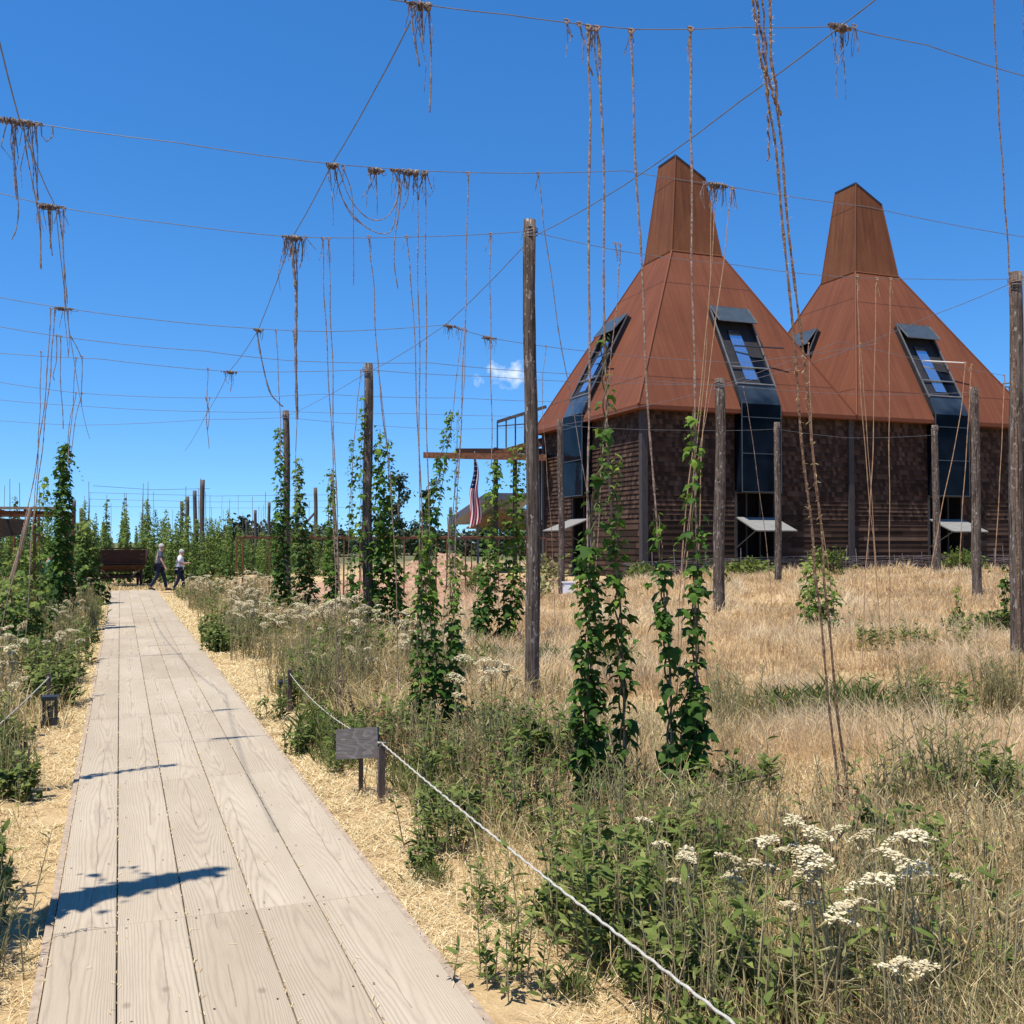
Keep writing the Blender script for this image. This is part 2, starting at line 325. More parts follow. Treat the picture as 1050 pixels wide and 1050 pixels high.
M['earth'] = noisy('bare_earth', [(.32, (.17, .095, .055)), (.5, (.32, .19, .12)), (.68, (.44, .30, .205))], ns=5, rough=.95, bump=.6, bdist=.05, coord='Object')

# ------------------------------------------------------------------ mesh helpers
def fast_mesh(name, V, F, mat, rnd=None, uv=None, smooth=False):
    """V (n,3); F (m,k) equal-sized faces or list of tuples; rnd per face; uv per loop."""
    me = bpy.data.meshes.new(name); V = np.asarray(V, np.float32)
    if isinstance(F, np.ndarray):
        m, kk = F.shape; ls = np.arange(m, dtype=np.int32) * kk; lt = np.full(m, kk, np.int32); lv = F.ravel().astype(np.int32)
    else:
        lt = np.array([len(f) for f in F], np.int32); ls = np.concatenate(([0], np.cumsum(lt)[:-1])).astype(np.int32)
        lv = np.array([i for f in F for i in f], np.int32); m = len(F)
    me.vertices.add(len(V)); me.vertices.foreach_set('co', V.ravel())
    me.loops.add(len(lv)); me.loops.foreach_set('vertex_index', lv)
    me.polygons.add(m); me.polygons.foreach_set('loop_start', ls)
    me.polygons.foreach_set('use_smooth', np.full(m, bool(smooth)))
    if rnd is not None:
        a = me.attributes.new('rnd', 'FLOAT', 'FACE'); a.data.foreach_set('value', np.asarray(rnd, np.float32))
    if uv is not None:
        l = me.uv_layers.new(name='UVMap'); l.data.foreach_set('uv', np.asarray(uv, np.float32).ravel())
    me.update(calc_edges=True); me.validate()
    me.materials.append(mat); return me
def link(name, me, parent=None, loc=(0, 0, 0), rz=0.0):
    o = bpy.data.objects.new(name, me); COL.objects.link(o); o.location = loc; o.rotation_euler = (0, 0, rz)
    if parent is not None: o.parent = parent
    return o
def tag(o, label=None, cat=None, group=None, kind=None):
    if label: o['label'] = label
    if cat: o['category'] = cat
    if group: o['group'] = group
    if kind: o['kind'] = kind
    return o
def thing(name, label, cat, loc, rz=0.0, group=None):
    return tag(link(name, None, None, loc, rz), label, cat, group)
def clone(root, loc, rz=0.0, s=1.0, label=None, group=None):
    r = root.copy(); COL.objects.link(r); r.location = loc; r.rotation_euler = (0, 0, rz); r.scale = (s, s, s)
    if label: r['label'] = label
    if group: r['group'] = group
    for ch in root.children:
        c = ch.copy(); COL.objects.link(c); c.parent = r
        for g in ch.children:
            d = g.copy(); COL.objects.link(d); d.parent = c
    return r

class MB:
    """collects verts / faces of one mesh"""
    def __init__(s): s.v = []; s.f = []; s.uv = []; s.r = []; s.hasuv = False
    def face(s, pts, uv=None, r=0.5):
        n = len(s.v); s.v += [tuple(p) for p in pts]; s.f.append(tuple(range(n, n + len(pts))))
        s.uv += uv if uv else [(0, 0)] * len(pts); s.hasuv |= uv is not None; s.r.append(r); return s
    def add(s, vs, fs, r=0.5):
        n = len(s.v); s.v += [tuple(p) for p in vs]
        for f in fs: s.f.append(tuple(i + n for i in f)); s.uv += [(0, 0)] * len(f); s.r.append(r)
        return s
    def box(s, c, d, rot=None, bev=0.0, r=.5):
        hx, hy, hz = d[0] / 2, d[1] / 2, d[2] / 2
        vs = [Vector((x * hx, y * hy, z * hz)) for z in (-1, 1) for y in (-1, 1) for x in (-1, 1)]
        if rot is not None: vs = [rot @ v for v in vs]
        vs = [v + Vector(c) for v in vs]
        return s.add(vs, [(0, 2, 3, 1), (4, 5, 7, 6), (0, 1, 5, 4), (2, 6, 7, 3), (0, 4, 6, 2), (1, 3, 7, 5)], r)
    def beam(s, a, b, w, h, up=(0, 0, 1)):
        a, b = Vector(a), Vector(b); d = (b - a); L = d.length; d.normalize()
        u = Vector(up); sd = d.cross(u)
        if sd.length < 1e-4: sd = d.cross(Vector((0, 1, 0)))
        sd.normalize(); u = sd.cross(d)
        rot = Matrix((sd, d, u)).transposed(); return s.box((a + b) / 2, (w, L, h), rot)
    def tube(s, pts, rad, n=6, jit=0.0, cap=True, seed=None):
        pts = [Vector(p) for p in pts]; m = len(pts)
        rads = rad if isinstance(rad, (list, tuple, np.ndarray)) else [rad] * m
        base = len(s.v); prev = None
        for i, p in enumerate(pts):
            d = (pts[min(i + 1, m - 1)] - pts[max(i - 1, 0)]); d = d.normalized() if d.length > 1e-9 else Vector((0, 0, 1))
            if prev is None:
                x = d.orthogonal().normalized()
            else:
                x = (prev - d * prev.dot(d)); x = x.normalized() if x.length > 1e-6 else d.orthogonal().normalized()
            prev = x; y = d.cross(x)
            for j in range(n):
                a = 2 * math.pi * j / n; rr = rads[i] * (1 + (random.uniform(-jit, jit) if jit else 0))
                s.v.append(tuple(p + x * (rr * math.cos(a)) + y * (rr * math.sin(a))))
        for i in range(m - 1):
            for j in range(n):
                s.f.append((base + i * n + j, base + i * n + (j + 1) % n, base + (i + 1) * n + (j + 1) % n, base + (i + 1) * n + j)); s.uv += [(0, 0)] * 4; s.r.append(.5)
        if cap:
            s.f.append(tuple(base + j for j in reversed(range(n)))); s.uv += [(0, 0)] * n; s.r.append(.5)
            s.f.append(tuple(base + (m - 1) * n + j for j in range(n))); s.uv += [(0, 0)] * n; s.r.append(.5)
        return s
    def mesh(s, name, mat, smooth=False):
        return fast_mesh(name, s.v, s.f, mat, s.r, s.uv if s.hasuv else None, smooth)
    def build(s, name, mat, parent=None, loc=(0, 0, 0), rz=0.0, smooth=False):
        return link(name, s.mesh(name, mat, smooth), parent, loc, rz)

def resample(pts, n):
    P = np.array([tuple(p) for p in pts]); d = np.r_[0, np.cumsum(np.linalg.norm(np.diff(P, axis=0), axis=1))]
    q = np.linspace(0, d[-1], n); return np.stack([np.interp(q, d, P[:, i]) for i in range(3)], 1)
def smoothpath(pts, n):
    """Catmull-Rom through the points"""
    P = [np.array(tuple(p), float) for p in pts]
    if len(P) == 2: return np.linspace(P[0], P[1], n)
    P = [2 * P[0] - P[1]] + P + [2 * P[-1] - P[-2]]; out = []
    for i in range(1, len(P) - 2):
        for t in np.linspace(0, 1, max(2, n // (len(P) - 3)), endpoint=False):
            a, b, c, d = P[i - 1:i + 3]
            out.append(.5 * ((2 * b) + (-a + c) * t + (2 * a - 5 * b + 4 * c - d) * t * t + (-a + 3 * b - 3 * c + d) * t ** 3))
    out.append(P[-2]); return np.array(out)

# leaf scattering ------------------------------------------------------
HOPLEAF = (np.array([[0, 0, 0], [.28, -.04, -.03], [.56, .30, -.16], [.27, .52, -.01], [0, 1, -.22], [-.27, .52, -.01], [-.56, .30, -.16], [-.28, -.04, -.03], [0, .38, .05]], float),
           np.array([[8, 0, 1], [8, 1, 2], [8, 2, 3], [8, 3, 4], [8, 4, 5], [8, 5, 6], [8, 6, 7], [8, 7, 0]]))
KITE = (np.array([[0, 0, 0], [.42, .42, -.08], [0, 1, -.15], [-.42, .42, -.08]], float), np.array([[0, 1, 2], [0, 2, 3]]))
LANCE = (np.array([[0, 0, 0], [.13, .3, .02], [.12, .65, -.02], [0, 1, -.15], [-.12, .65, -.02], [-.13, .3, .02]], float), np.array([[0, 1, 5, 5], [1, 2, 4, 5], [2, 3, 4, 4]]))
LANCE = (LANCE[0], np.array([[0, 1, 5], [1, 2, 4], [1, 4, 5], [2, 3, 4]]))
def unit(a): return a / np.maximum(np.linalg.norm(a, axis=1, keepdims=True), 1e-9)
def leaves(tmpl, pos, dirs, ups, size):
    tv, tf = tmpl; n = len(pos)
    y = unit(dirs); x = unit(np.cross(y, ups)); z = np.cross(x, y)
    V = pos[:, None, :] + size[:, None, None] * (tv[None, :, 0, None] * x[:, None] + tv[None, :, 1, None] * y[:, None] + tv[None, :, 2, None] * z[:, None])
    F = (tf[None] + (np.arange(n) * len(tv))[:, None, None]).reshape(-1, tf.shape[1])
    return V.reshape(-1, 3), F
def leaf_mesh(name, tmpl, pos, dirs, ups, size, mat, rnd):
    V, F = leaves(tmpl, pos, dirs, ups, size); return fast_mesh(name, V, F, mat, np.repeat(rnd, len(tmpl[1])))
def joinVF(parts):
    Vs, Fs, Rs, o = [], [], [], 0
    for V, F, r in parts: Vs.append(V); Fs.append(F + o); Rs.append(r); o += len(V)
    return np.concatenate(Vs), np.concatenate(Fs), np.concatenate(Rs)
def vnoise(x, y, s, seed=0):
    """smooth value noise 0..1"""
    r = np.random.default_rng(seed); T = r.random((64, 64)); x = np.asarray(x) / s; y = np.asarray(y) / s
    i = np.floor(x).astype(int); j = np.floor(y).astype(int); fx = sstep(x - i); fy = sstep(y - j)
    g = lambda a, b: T[a % 64, b % 64]
    return (g(i, j) * (1 - fx) + g(i + 1, j) * fx) * (1 - fy) + (g(i, j + 1) * (1 - fx) + g(i + 1, j + 1) * fx) * fy

# ================================================================== SETTING
def build_ground():
    ax = np.concatenate([-np.geomspace(60, 2600, 22)[::-1], np.arange(-55, 56, 1.0), np.geomspace(60, 2600, 22)])
    ay = np.concatenate([-np.geomspace(20, 1500, 14)[::-1], np.arange(-15, 75, 1.0), np.geomspace(78, 3200, 26)])
    X, Y = np.meshgrid(ax, ay); Z = gz(X, Y)
    fall = sstep((np.hypot(X, Y - 20) - 90) / 200); Z = Z * (1 - fall) + (-.05) * fall
    V = np.stack([X, Y, Z], -1).reshape(-1, 3); nx = len(ax); ny = len(ay)
    idx = np.arange(nx * ny).reshape(ny, nx)
    F = np.stack([idx[:-1, :-1], idx[:-1, 1:], idx[1:, 1:], idx[1:, :-1]], -1).reshape(-1, 4)
    tag(link('ground', fast_mesh('ground', V, F, M['ground'], smooth=True)), 'straw coloured field ground reaching to the horizon', kind='structure')
build_ground()

# boardwalk: real planks, 5 across, butt joints at the same place in every row
def build_boardwalk():
    edges = [-.272, .007, .316, .643, .943, 1.305]; mb = MB(); t = -7.0; L = 3.05; ends = []
    rr = np.random.default_rng(3); ctr = []
    while t < 41.0: ends.append((t, min(t + L, 41.0))); t += L
    for a, b in ends:
        for i in range(5):
            e0, e1 = edges[i] + .003, edges[i + 1] - .003; ta, tb = a + .0008, b - .0008; r = rr.random(); dz = rr.uniform(-.003, .003)
            bev = .004; zt = dz; zb = -.045
            def P(e, t, z): x, y = et(e, t); return (x, y, z)
            uv = [(e0, ta), (e1, ta), (e1, tb), (e0, tb)]
            top = [P(e0 + bev, ta + bev, zt), P(e1 - bev, ta + bev, zt), P(e1 - bev, tb - bev, zt), P(e0 + bev, tb - bev, zt)]
            mid = [P(e0, ta, zt - bev), P(e1, ta, zt - bev), P(e1, tb, zt - bev), P(e0, tb, zt - bev)]
            bot = [P(e0, ta, zb), P(e1, ta, zb), P(e1, tb, zb), P(e0, tb, zb)]
            mb.face(top, uv, r); ctr += [(edges[i] + edges[i + 1]) / 2] * 9
            for q in range(4):
                p = (q + 1) % 4
                mb.face([mid[q], mid[p], top[p], top[q]], [uv[q], uv[p], uv[p], uv[q]], r)
                mb.face([bot[q], bot[p], mid[p], mid[q]], [uv[q], uv[p], uv[p], uv[q]], r)
    root = tag(mb.build('boardwalk', M['boards']), 'pale weathered plank boardwalk leading straight away to the wagon', 'boardwalk', kind='structure')
    nb = MB(); rn = np.random.default_rng(8)
    for a, b in ends:
        for tt in (a + .06, a + 1.0, a + 2.0, b - .06):
            if tt > 26 or tt < 1: continue
            for i in range(5):
                for ee in (edges[i] + .05, edges[i + 1] - .05):
                    x, y = et(ee + rn.normal(0, .008), tt + rn.normal(0, .012)); q = rn.uniform(0, 3); nb.face([(x + .0055 * math.cos(q + w), y + .0055 * math.sin(q + w), .0042) for w in np.linspace(0, 2 * math.pi, 7)[:-1]])
    nb.build('nail_heads', M['nail'], root)['kind'] = 'stuff'
    ca = root.data.attributes.new('ctr', 'FLOAT', 'FACE'); ca.data.foreach_set('value', np.array(ctr, np.float32))
    for e in (-.293, 1.326):
        k = MB(); a = et(e, -7); b = et(e, 41); k.beam((*a, -.062), (*b, -.062), .035, .085); k.build('edge_board', M['edgeboard'], root)
    k = MB()
    for e in (-.2, .5, 1.2): a = et(e, -7); b = et(e, 40.9); k.beam((*a, -.075), (*b, -.075), .09, .05)
    k.build('joist', M['darkpole'], root)
M['nail'] = noisy('rusty_nail', [(.3, (.03, .022, .018)), (.7, (.09, .06, .045))], ns=50, rough=.7)
M['edgeboard'] = noisy('edge_board', [(.3, (.24, .18, .13)), (.7, (.40, .32, .24))], (6, 6, 6), 4, .9, .15, .4, .01)
build_boardwalk()

# low mound of bare earth beyond the trellis
def mound(px, y, w, d, h):
    c = ground_at(px, y); n = 40; xs = np.linspace(-1, 1, n); X, Y = np.meshgrid(xs, xs); r = np.hypot(X, Y)
    nb = vnoise(X + 9, Y + 9, .23, 5) - .5; nb2 = vnoise(X + 9, Y + 9, .09, 6) - .5
    Z = h * np.clip(1 - r ** 1.7, -.2, 1) ** 1 * (1 + .9 * nb) + .3 * nb2 * h
    Z = np.where(r > .98, -.3, Z)
    V = np.stack([X * w, Y * d, Z], -1).reshape(-1, 3); idx = np.arange(n * n).reshape(n, n)
    F = np.stack([idx[:-1, :-1], idx[:-1, 1:], idx[1:, 1:], idx[1:, :-1]], -1).reshape(-1, 4)
    tag(link('earth_mound', fast_mesh('earth_mound', V, F, M['earth'], smooth=True), loc=(c.x, c.y, c.z - .03), rz=R(-15)), 'low mound of bare pinkish earth', kind='structure')
mound(455, 41, 3.0, 2.0, .95); mound(400, 43, 2.2, 1.6, .5)

# ================================================================== HOP KILN TOWERS
W = 9.9
def hop_kiln(e0, t0, basez, label, ovL, ovR, dz):
    x, y = et(e0, t0); ANG = math.atan2(E[1], E[0])
    root = thing('kiln_tower', label, 'building', (x, y, basez), ANG, 'twin rust roofed kiln towers')
    HE = 6.78 + dz; T = .12                                     # eave height, siding thickness
    strips = {'front': (4.15, 6.12), 'left': (4.55, 6.65), 'right': None, 'back': None}
    def wp(side, u, z, d=0.0):                                  # u along the wall, z up, d outwards
        return {'front': (u, -d, z), 'left': (-d, u, z), 'right': (W + d, u, z), 'back': (u, W + d, z)}[side]
    rr = np.random.default_rng(int(e0 * 10))
    def lap_wall(side, u0, u1, z0, z1):
        mb = MB(); z = z0; flip = side in ('left', 'back')
        while z < z1 - .01:
            hgt = min(rr.uniform(.20, .27) if z < 2.3 else rr.uniform(.16, .22), z1 - z); r = rr.random()
            a, b = (.028 if z < 2.3 else .04) + rr.uniform(0, .018), .008
            q = [wp(side, u0, z, a), wp(side, u1, z, a), wp(side, u1, z + hgt, b), wp(side, u0, z + hgt, b)]
            uv = [(u0, z), (u1, z), (u1, z + hgt), (u0, z + hgt)]
            mb.face(q[::-1] if flip else q, uv[::-1] if flip else uv, r)
            q = [wp(side, u0, z, 0), wp(side, u1, z, 0), wp(side, u1, z, a), wp(side, u0, z, a)]
            mb.face(q[::-1] if flip else q, [(u0, z)] * 4, 0)
            z += hgt
        # solid back
        q = [wp(side, u0, z0, -T), wp(side, u1, z0, -T), wp(side, u1, z1, -T), wp(side, u0, z1, -T)]; mb.face(q, [(0, 0)] * 4, 0)
        for uu in (u0, u1):
            mb.face([wp(side, uu, z0, -T), wp(side, uu, z0, .03), wp(side, uu, z1, .03), wp(side, uu, z1, -T)], [(uu, z0)] * 4, .3)
        mb.build('wall', M['siding'], root)
    for side in ('front', 'left', 'right', 'back'):
        st = strips[side]
        if st: lap_wall(side, .02, st[0], -.4, HE); lap_wall(side, st[1], W - .02, -.4, HE)
        else: lap_wall(side, .02, W - .02, -.4, HE)
    for cx, cy in ((0, 0), (W, 0), (0, W), (W, W)):
        if (cx == W and ovR == 0) or (cx == 0 and ovL == 0):
            if cy == 0 and cx == 0: continue
        MB().box((cx, cy, HE / 2 - .2), (.26, .26, HE + .36)).build('corner_trim', M['darktrim'], root)
    # ---- roof
    O = .45; cx, cy = W / 2 - .25, W / 2; rc = 1.27; HC = 14.25; rt = .76
    x0, x1, y0, y1 = -ovL, W + ovR, -O, W + O
    ev = [Vector((x0, y0, HE)), Vector((x1, y0, HE)), Vector((x1, y1, HE)), Vector((x0, y1, HE))]
    cb = [Vector((cx - rc, cy - rc, HC)), Vector((cx + rc, cy - rc, HC)), Vector((cx + rc, cy + rc, HC)), Vector((cx - rc, cy + rc, HC))]
    mb = MB(); sides = [(0, 1), (1, 2), (2, 3), (3, 0)]
    frames = {}
    for nm, (i, j) in zip(('front', 'right', 'back', 'left'), sides):
        U = (ev[j] - ev[i]).normalized(); base = ev[i]; mid = (cb[i] + cb[j]) / 2
        N = U.cross((cb[i] - ev[i])).normalized(); Vv = N.cross(U).normalized()
        uvf = lambda p: ((p - base).dot(U), (p - base).dot(Vv))
        q = [ev[i], ev[j], cb[j], cb[i]]; mb.face(q, [uvf(p) for p in q]); frames[nm] = (base, U, Vv, N)
    # soffit + fascia
    lo = [e - Vector((0, 0, .16)) for e in ev]
    for i, j in sides: mb.face([lo[i], lo[j], ev[j], ev[i]], [(0, 0)] * 4)
    mb.face([lo[3], lo[2], lo[1], lo[0]], [(0, 0)] * 4)
    roof = mb.build('roof', M['corten'], root)
    for i in range(4):
        MB().tube([ev[i] + Vector((0, 0, .0)), cb[i]], .055, 5).build('hip_cap', M['corten'], roof)
    # ---- cowl
    zl, zr = 18.72, 17.86
    ct = [Vector((cx - rt, cy - rt, zl)), Vector((cx + rt, cy - rt, zr)), Vector((cx + rt, cy + rt, zr)), Vector((cx - rt, cy + rt, zl))]
    mb = MB()
    for i, j in sides:
        U = (cb[j] - cb[i]).normalized(); q = [cb[i], cb[j], ct[j], ct[i]]
        mb.face(q, [((p - cb[i]).dot(U), (p - cb[i]).z + 3.3) for p in q])
    cowl = mb.build('cowl', M['corten_cowl'], root)
    mb = MB()
    ctr = sum(ct, Vector()) / 4
    inner = [c + (ctr - c) * .12 - Vector((0, 0, .05)) for c in ct]; outer = [c + (c - ctr) * .035 for c in ct]
    up = Vector((0, 0, .04))
    for i, j in sides:
        mb.face([outer[i] - up, outer[j] - up, outer[j] + up, outer[i] + up]); mb.face([outer[i] + up, outer[j] + up, inner[j] + up, inner[i] + up])
        mb.face([inner[i] + up, inner[j] + up, inner[j] - up * 6, inner[i] - up * 6])
    mb.face([p - up * 6 for p in inner])
    mb.build('cowl_rim', M['blacksteel'], cowl)
    mb = MB()
    for i, j in sides: mb.tube([cb[i] + (cb[i] - ctr.xy.to_3d()) .normalized() * .0, cb[j]], .05, 5)
    for i in range(4): mb.tube([cb[i], ct[i]], .035, 5)
    mb.build('seam_cap', M['corten_cowl'], cowl)

    # ---- glazed strips: doorway, hatch, bay and roof light, on two faces
    for side in ('front', 'left'):
        u0, u1 = strips[side]; base, U, Vv, N = frames[side]
        g = .5
        # recess behind the doorway
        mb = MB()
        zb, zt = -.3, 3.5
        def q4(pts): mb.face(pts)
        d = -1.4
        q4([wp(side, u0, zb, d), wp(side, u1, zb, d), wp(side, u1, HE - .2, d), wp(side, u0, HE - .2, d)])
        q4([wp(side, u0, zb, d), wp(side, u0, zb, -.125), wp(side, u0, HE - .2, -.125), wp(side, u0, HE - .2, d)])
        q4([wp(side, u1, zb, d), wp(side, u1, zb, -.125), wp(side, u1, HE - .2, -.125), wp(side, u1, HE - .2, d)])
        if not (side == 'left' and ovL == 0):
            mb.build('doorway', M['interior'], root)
            fr = MB()
            for uu in (u0 + .04, u1 - .04): fr.beam(wp(side, uu, zb, .02), wp(side, uu, 3.5, .02), .08, .12, up=(0, 1, 0) if side == 'left' else (1, 0, 0))
            for uu in (u0 + .7, u0 + 1.35): fr.beam(wp(side, uu, zb, -.2), wp(side, uu, 3.5, -.2), .05, .06, up=(0, 1, 0) if side == 'left' else (1, 0, 0))
            fr.beam(wp(side, u0, 3.46, .02), wp(side, u1, 3.46, .02), .12, .08)
            fr.build('door_frame', M['darktrim'], root)
            # propped top-hung hatch
            hm = MB(); h0, h1, dd = 2.45, 1.9, 1.5
            a, b, c, e_ = [Vector(wp(side, *p)) for p in ((u0 + .06, h0, .06), (u1 - .06, h0, .06), (u1 - .02, h1, dd), (u0 + .02, h1, dd))]
            nn = (b - a).cross(e_ - a).normalized() * .05
            hm.add([a, b, c, e_, a + nn, b + nn, c + nn, e_ + nn], [(0, 1, 2, 3), (7, 6, 5, 4), (0, 4, 5, 1), (1, 5, 6, 2), (2, 6, 7, 3), (3, 7, 4, 0)])
            hatch = hm.build('hatch', M['shutter'], root)
            for p, q in ((c, wp(side, u1 - .05, 1.2, .05)), (e_, wp(side, u0 + .05, 1.2, .05))): MB().beam(p, q, .035, .035).build('stay', M['darktrim'], hatch)
        # bay of dark glass from above the door up past the eave, then following the roof slope
        z0, z1 = 3.46, HE + .25
        uL, uR = u0 + .05, u1 - .05
        off = {'front': -x0, 'left': 0}.get(side)
        def rp(u, v, n):                                            # u is the wall coordinate
            if side == 'front': uu = u - x0
            else: uu = (y1 - u)
            return base + U * uu + Vv * v + N * n
        if not (side == 'left' and ovL == 0):
            bay = MB(); F = lambda *p: bay.face(p)
            F(wp(side, uL, z0, g), wp(side, uR, z0, g), wp(side, uR, z1, g), wp(side, uL, z1, g))
            F(wp(side, uL, z0, .02), wp(side, uL, z0, g), wp(side, uL, z1, g), wp(side, uL, z1, .02))
            F(wp(side, uR, z0, g), wp(side, uR, z0, .02), wp(side, uR, z1, .02), wp(side, uR, z1, g))
            F(wp(side, uL, z0, .02), wp(side, uR, z0, .02), wp(side, uR, z0, g), wp(side, uL, z0, g))
            bayo = bay.build('bay_glass', M['glass'], root)
            fm = MB(); upv = (0, 1, 0) if side == 'left' else (1, 0, 0)
            for uu in (uL, uR): fm.beam(wp(side, uu, z0 - .02, g), wp(side, uu, z1, g), .035, .035, up=upv)
            for zz in (z0, z0 + 1.55, HE - .3): fm.beam(wp(side, uL - .02, zz, g + .01), wp(side, uR + .02, zz, g + .01), .03, .03)
            fm.build('mullion', M['flap'], bayo)
        # roof light
        VT, VF, VS = 5.15, 4.25, 1.15; hN = .22
        L_, R_ = (uL, uR) if side == 'front' else (uR, uL)
        bt = [Vector(wp(side, L_, z1, g)), Vector(wp(side, R_, z1, g))]
        if side == 'left' and ovL == 0: bt = [rp(L_, .1, hN), rp(R_, .1, hN)]
        sl = MB(); sl.face([bt[0], bt[1], rp(R_, VS, hN), rp(L_, VS, hN)])
        sg = sl.build('sloping_glass', M['glass_grey'], root)
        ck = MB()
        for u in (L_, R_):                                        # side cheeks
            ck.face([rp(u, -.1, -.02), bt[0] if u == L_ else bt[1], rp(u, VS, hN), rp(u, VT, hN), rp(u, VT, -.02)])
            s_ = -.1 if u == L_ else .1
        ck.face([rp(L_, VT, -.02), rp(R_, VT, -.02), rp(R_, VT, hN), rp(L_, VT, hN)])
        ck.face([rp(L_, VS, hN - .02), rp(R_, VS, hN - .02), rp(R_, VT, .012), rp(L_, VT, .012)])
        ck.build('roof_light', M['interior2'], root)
        up = MB(); inv = lambda f: L_ + (R_ - L_) * f
        # added mirror pane, standing for sky seen through the roof, and its darker neighbours
        up.face([rp(inv(.30), VS + .25, hN - .01), rp(inv(.62), VS + .25, hN - .01), rp(inv(.62), VF - .2, .14), rp(inv(.30), VF - .2, .14)])
        up.build('pane', M['glass_sky'], root)
        gp = MB(); gp.face([rp(inv(.66), VS + .1, hN + .0), rp(inv(.97), VS + .1, hN + .0), rp(inv(.97), VF - 1.6, hN - .08), rp(inv(.66), VF - 1.6, hN - .08)])
        gp.build('pane', M['glass'], root)
        fl = MB()                                                  # zinc flap, hinged at the top, propped out at its lower edge
        a, b, c, e_ = rp(L_, VT + .05, hN + .02), rp(R_, VT + .05, hN + .02), rp(R_, VF - .05, hN + .28), rp(L_, VF - .05, hN + .28)
        nn = N * .05; fl.add([a, b, c, e_, a + nn, b + nn, c + nn, e_ + nn], [(0, 1, 2, 3), (7, 6, 5, 4), (0, 4, 5, 1), (1, 5, 6, 2), (2, 6, 7, 3), (3, 7, 4, 0)])
        fl.build('flap', M['flap'], root)
        ed = MB()
        for p, q in ((a, b), (b, c), (c, e_), (e_, a)): ed.tube([p + nn, q + nn], .022, 4)
        for v in (VS, 2.0): ed.beam(rp(L_, v, hN + .02), rp(R_, v, hN + .02), .05, .05, up=tuple(N))
        for u in (L_, R_): ed.beam(rp(u, VS - .1, hN + .02), rp(u, VT, hN + .02), .05, .05, up=tuple(N))
        ed.build('glazing_bar', M['greysteel'], root)
        rod = MB(); rod.tube([rp(inv(.25), 3.05, hN + .1), rp(inv(1.45), 2.9, hN + .35)], .035, 5); rod.build('stay_rod', M['rod'] if e0 > 25 else M['blacksteel'], root)
    return root
M['darktrim'] = noisy('dark_trim', [(.3, (.035, .03, .03)), (.7, (.065, .057, .055))], (5, 5, 1), 4, .8)
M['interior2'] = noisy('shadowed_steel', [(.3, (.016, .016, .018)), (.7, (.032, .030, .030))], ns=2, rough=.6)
M['rod'] = noisy('pale_rod', [(.3, (.5, .47, .42)), (.7, (.6, .57, .52))], ns=4)
E0, T0 = 5.14 * E[0] + 40 * E[1], 5.14 * B[0] + 40 * B[1]
hop_kiln(E0, T0, .37, 'nearer left kiln tower with rusty pyramid roof, slanted cowl and dark shingled walls', .45, 0, 0)
hop_kiln(E0 + W + .01, T0, .37, 'right hand kiln tower with rusty pyramid roof, joined to its twin', 0, .45, 0)

# wattle fence and stakes along the foot of the towers
def wattle():
    root = thing('wattle_fence', 'low wattle fence of grey sticks along the foot of the dark towers', 'fence', (0, 0, 0)); rr = random.Random(4)
    mb = MB()
    for i in range(46):
        e = E0 - .8 + i * .5; x, y = et(e, T0 - 1.2 + rr.uniform(-.1, .1)); z = gzf(x, y)
        mb.tube([(x, y, z - .2), (x + rr.uniform(-.12, .12), y + rr.uniform(-.1, .1), z + rr.uniform(.55, 1.25))], [.025, .012], 5)
    mb.build('stake', M['stick'], root); root.children[0]['kind'] = 'stuff'
    mb = MB()
    for k in range(9):
        e = E0 - 1.5
        while e < E0 + 22:
            L = rr.uniform(3, 6); pts = []
            for j in range(9):
                ee = e + L * j / 8; x, y = et(ee, T0 - 1.2 + .07 * math.sin(ee * 6 + k)); pts.append((x, y, gzf(x, y) + .1 + k * .08 + rr.uniform(-.03, .03)))
            mb.tube(pts, .018, 4); e += L * .9
    w = mb.build('woven_branch', M['stick'], root); w['kind'] = 'stuff'
M['stick'] = noisy('grey_stick', [(.3, (.10, .085, .075)), (.7, (.26, .23, .21))], ns=12)
wattle()

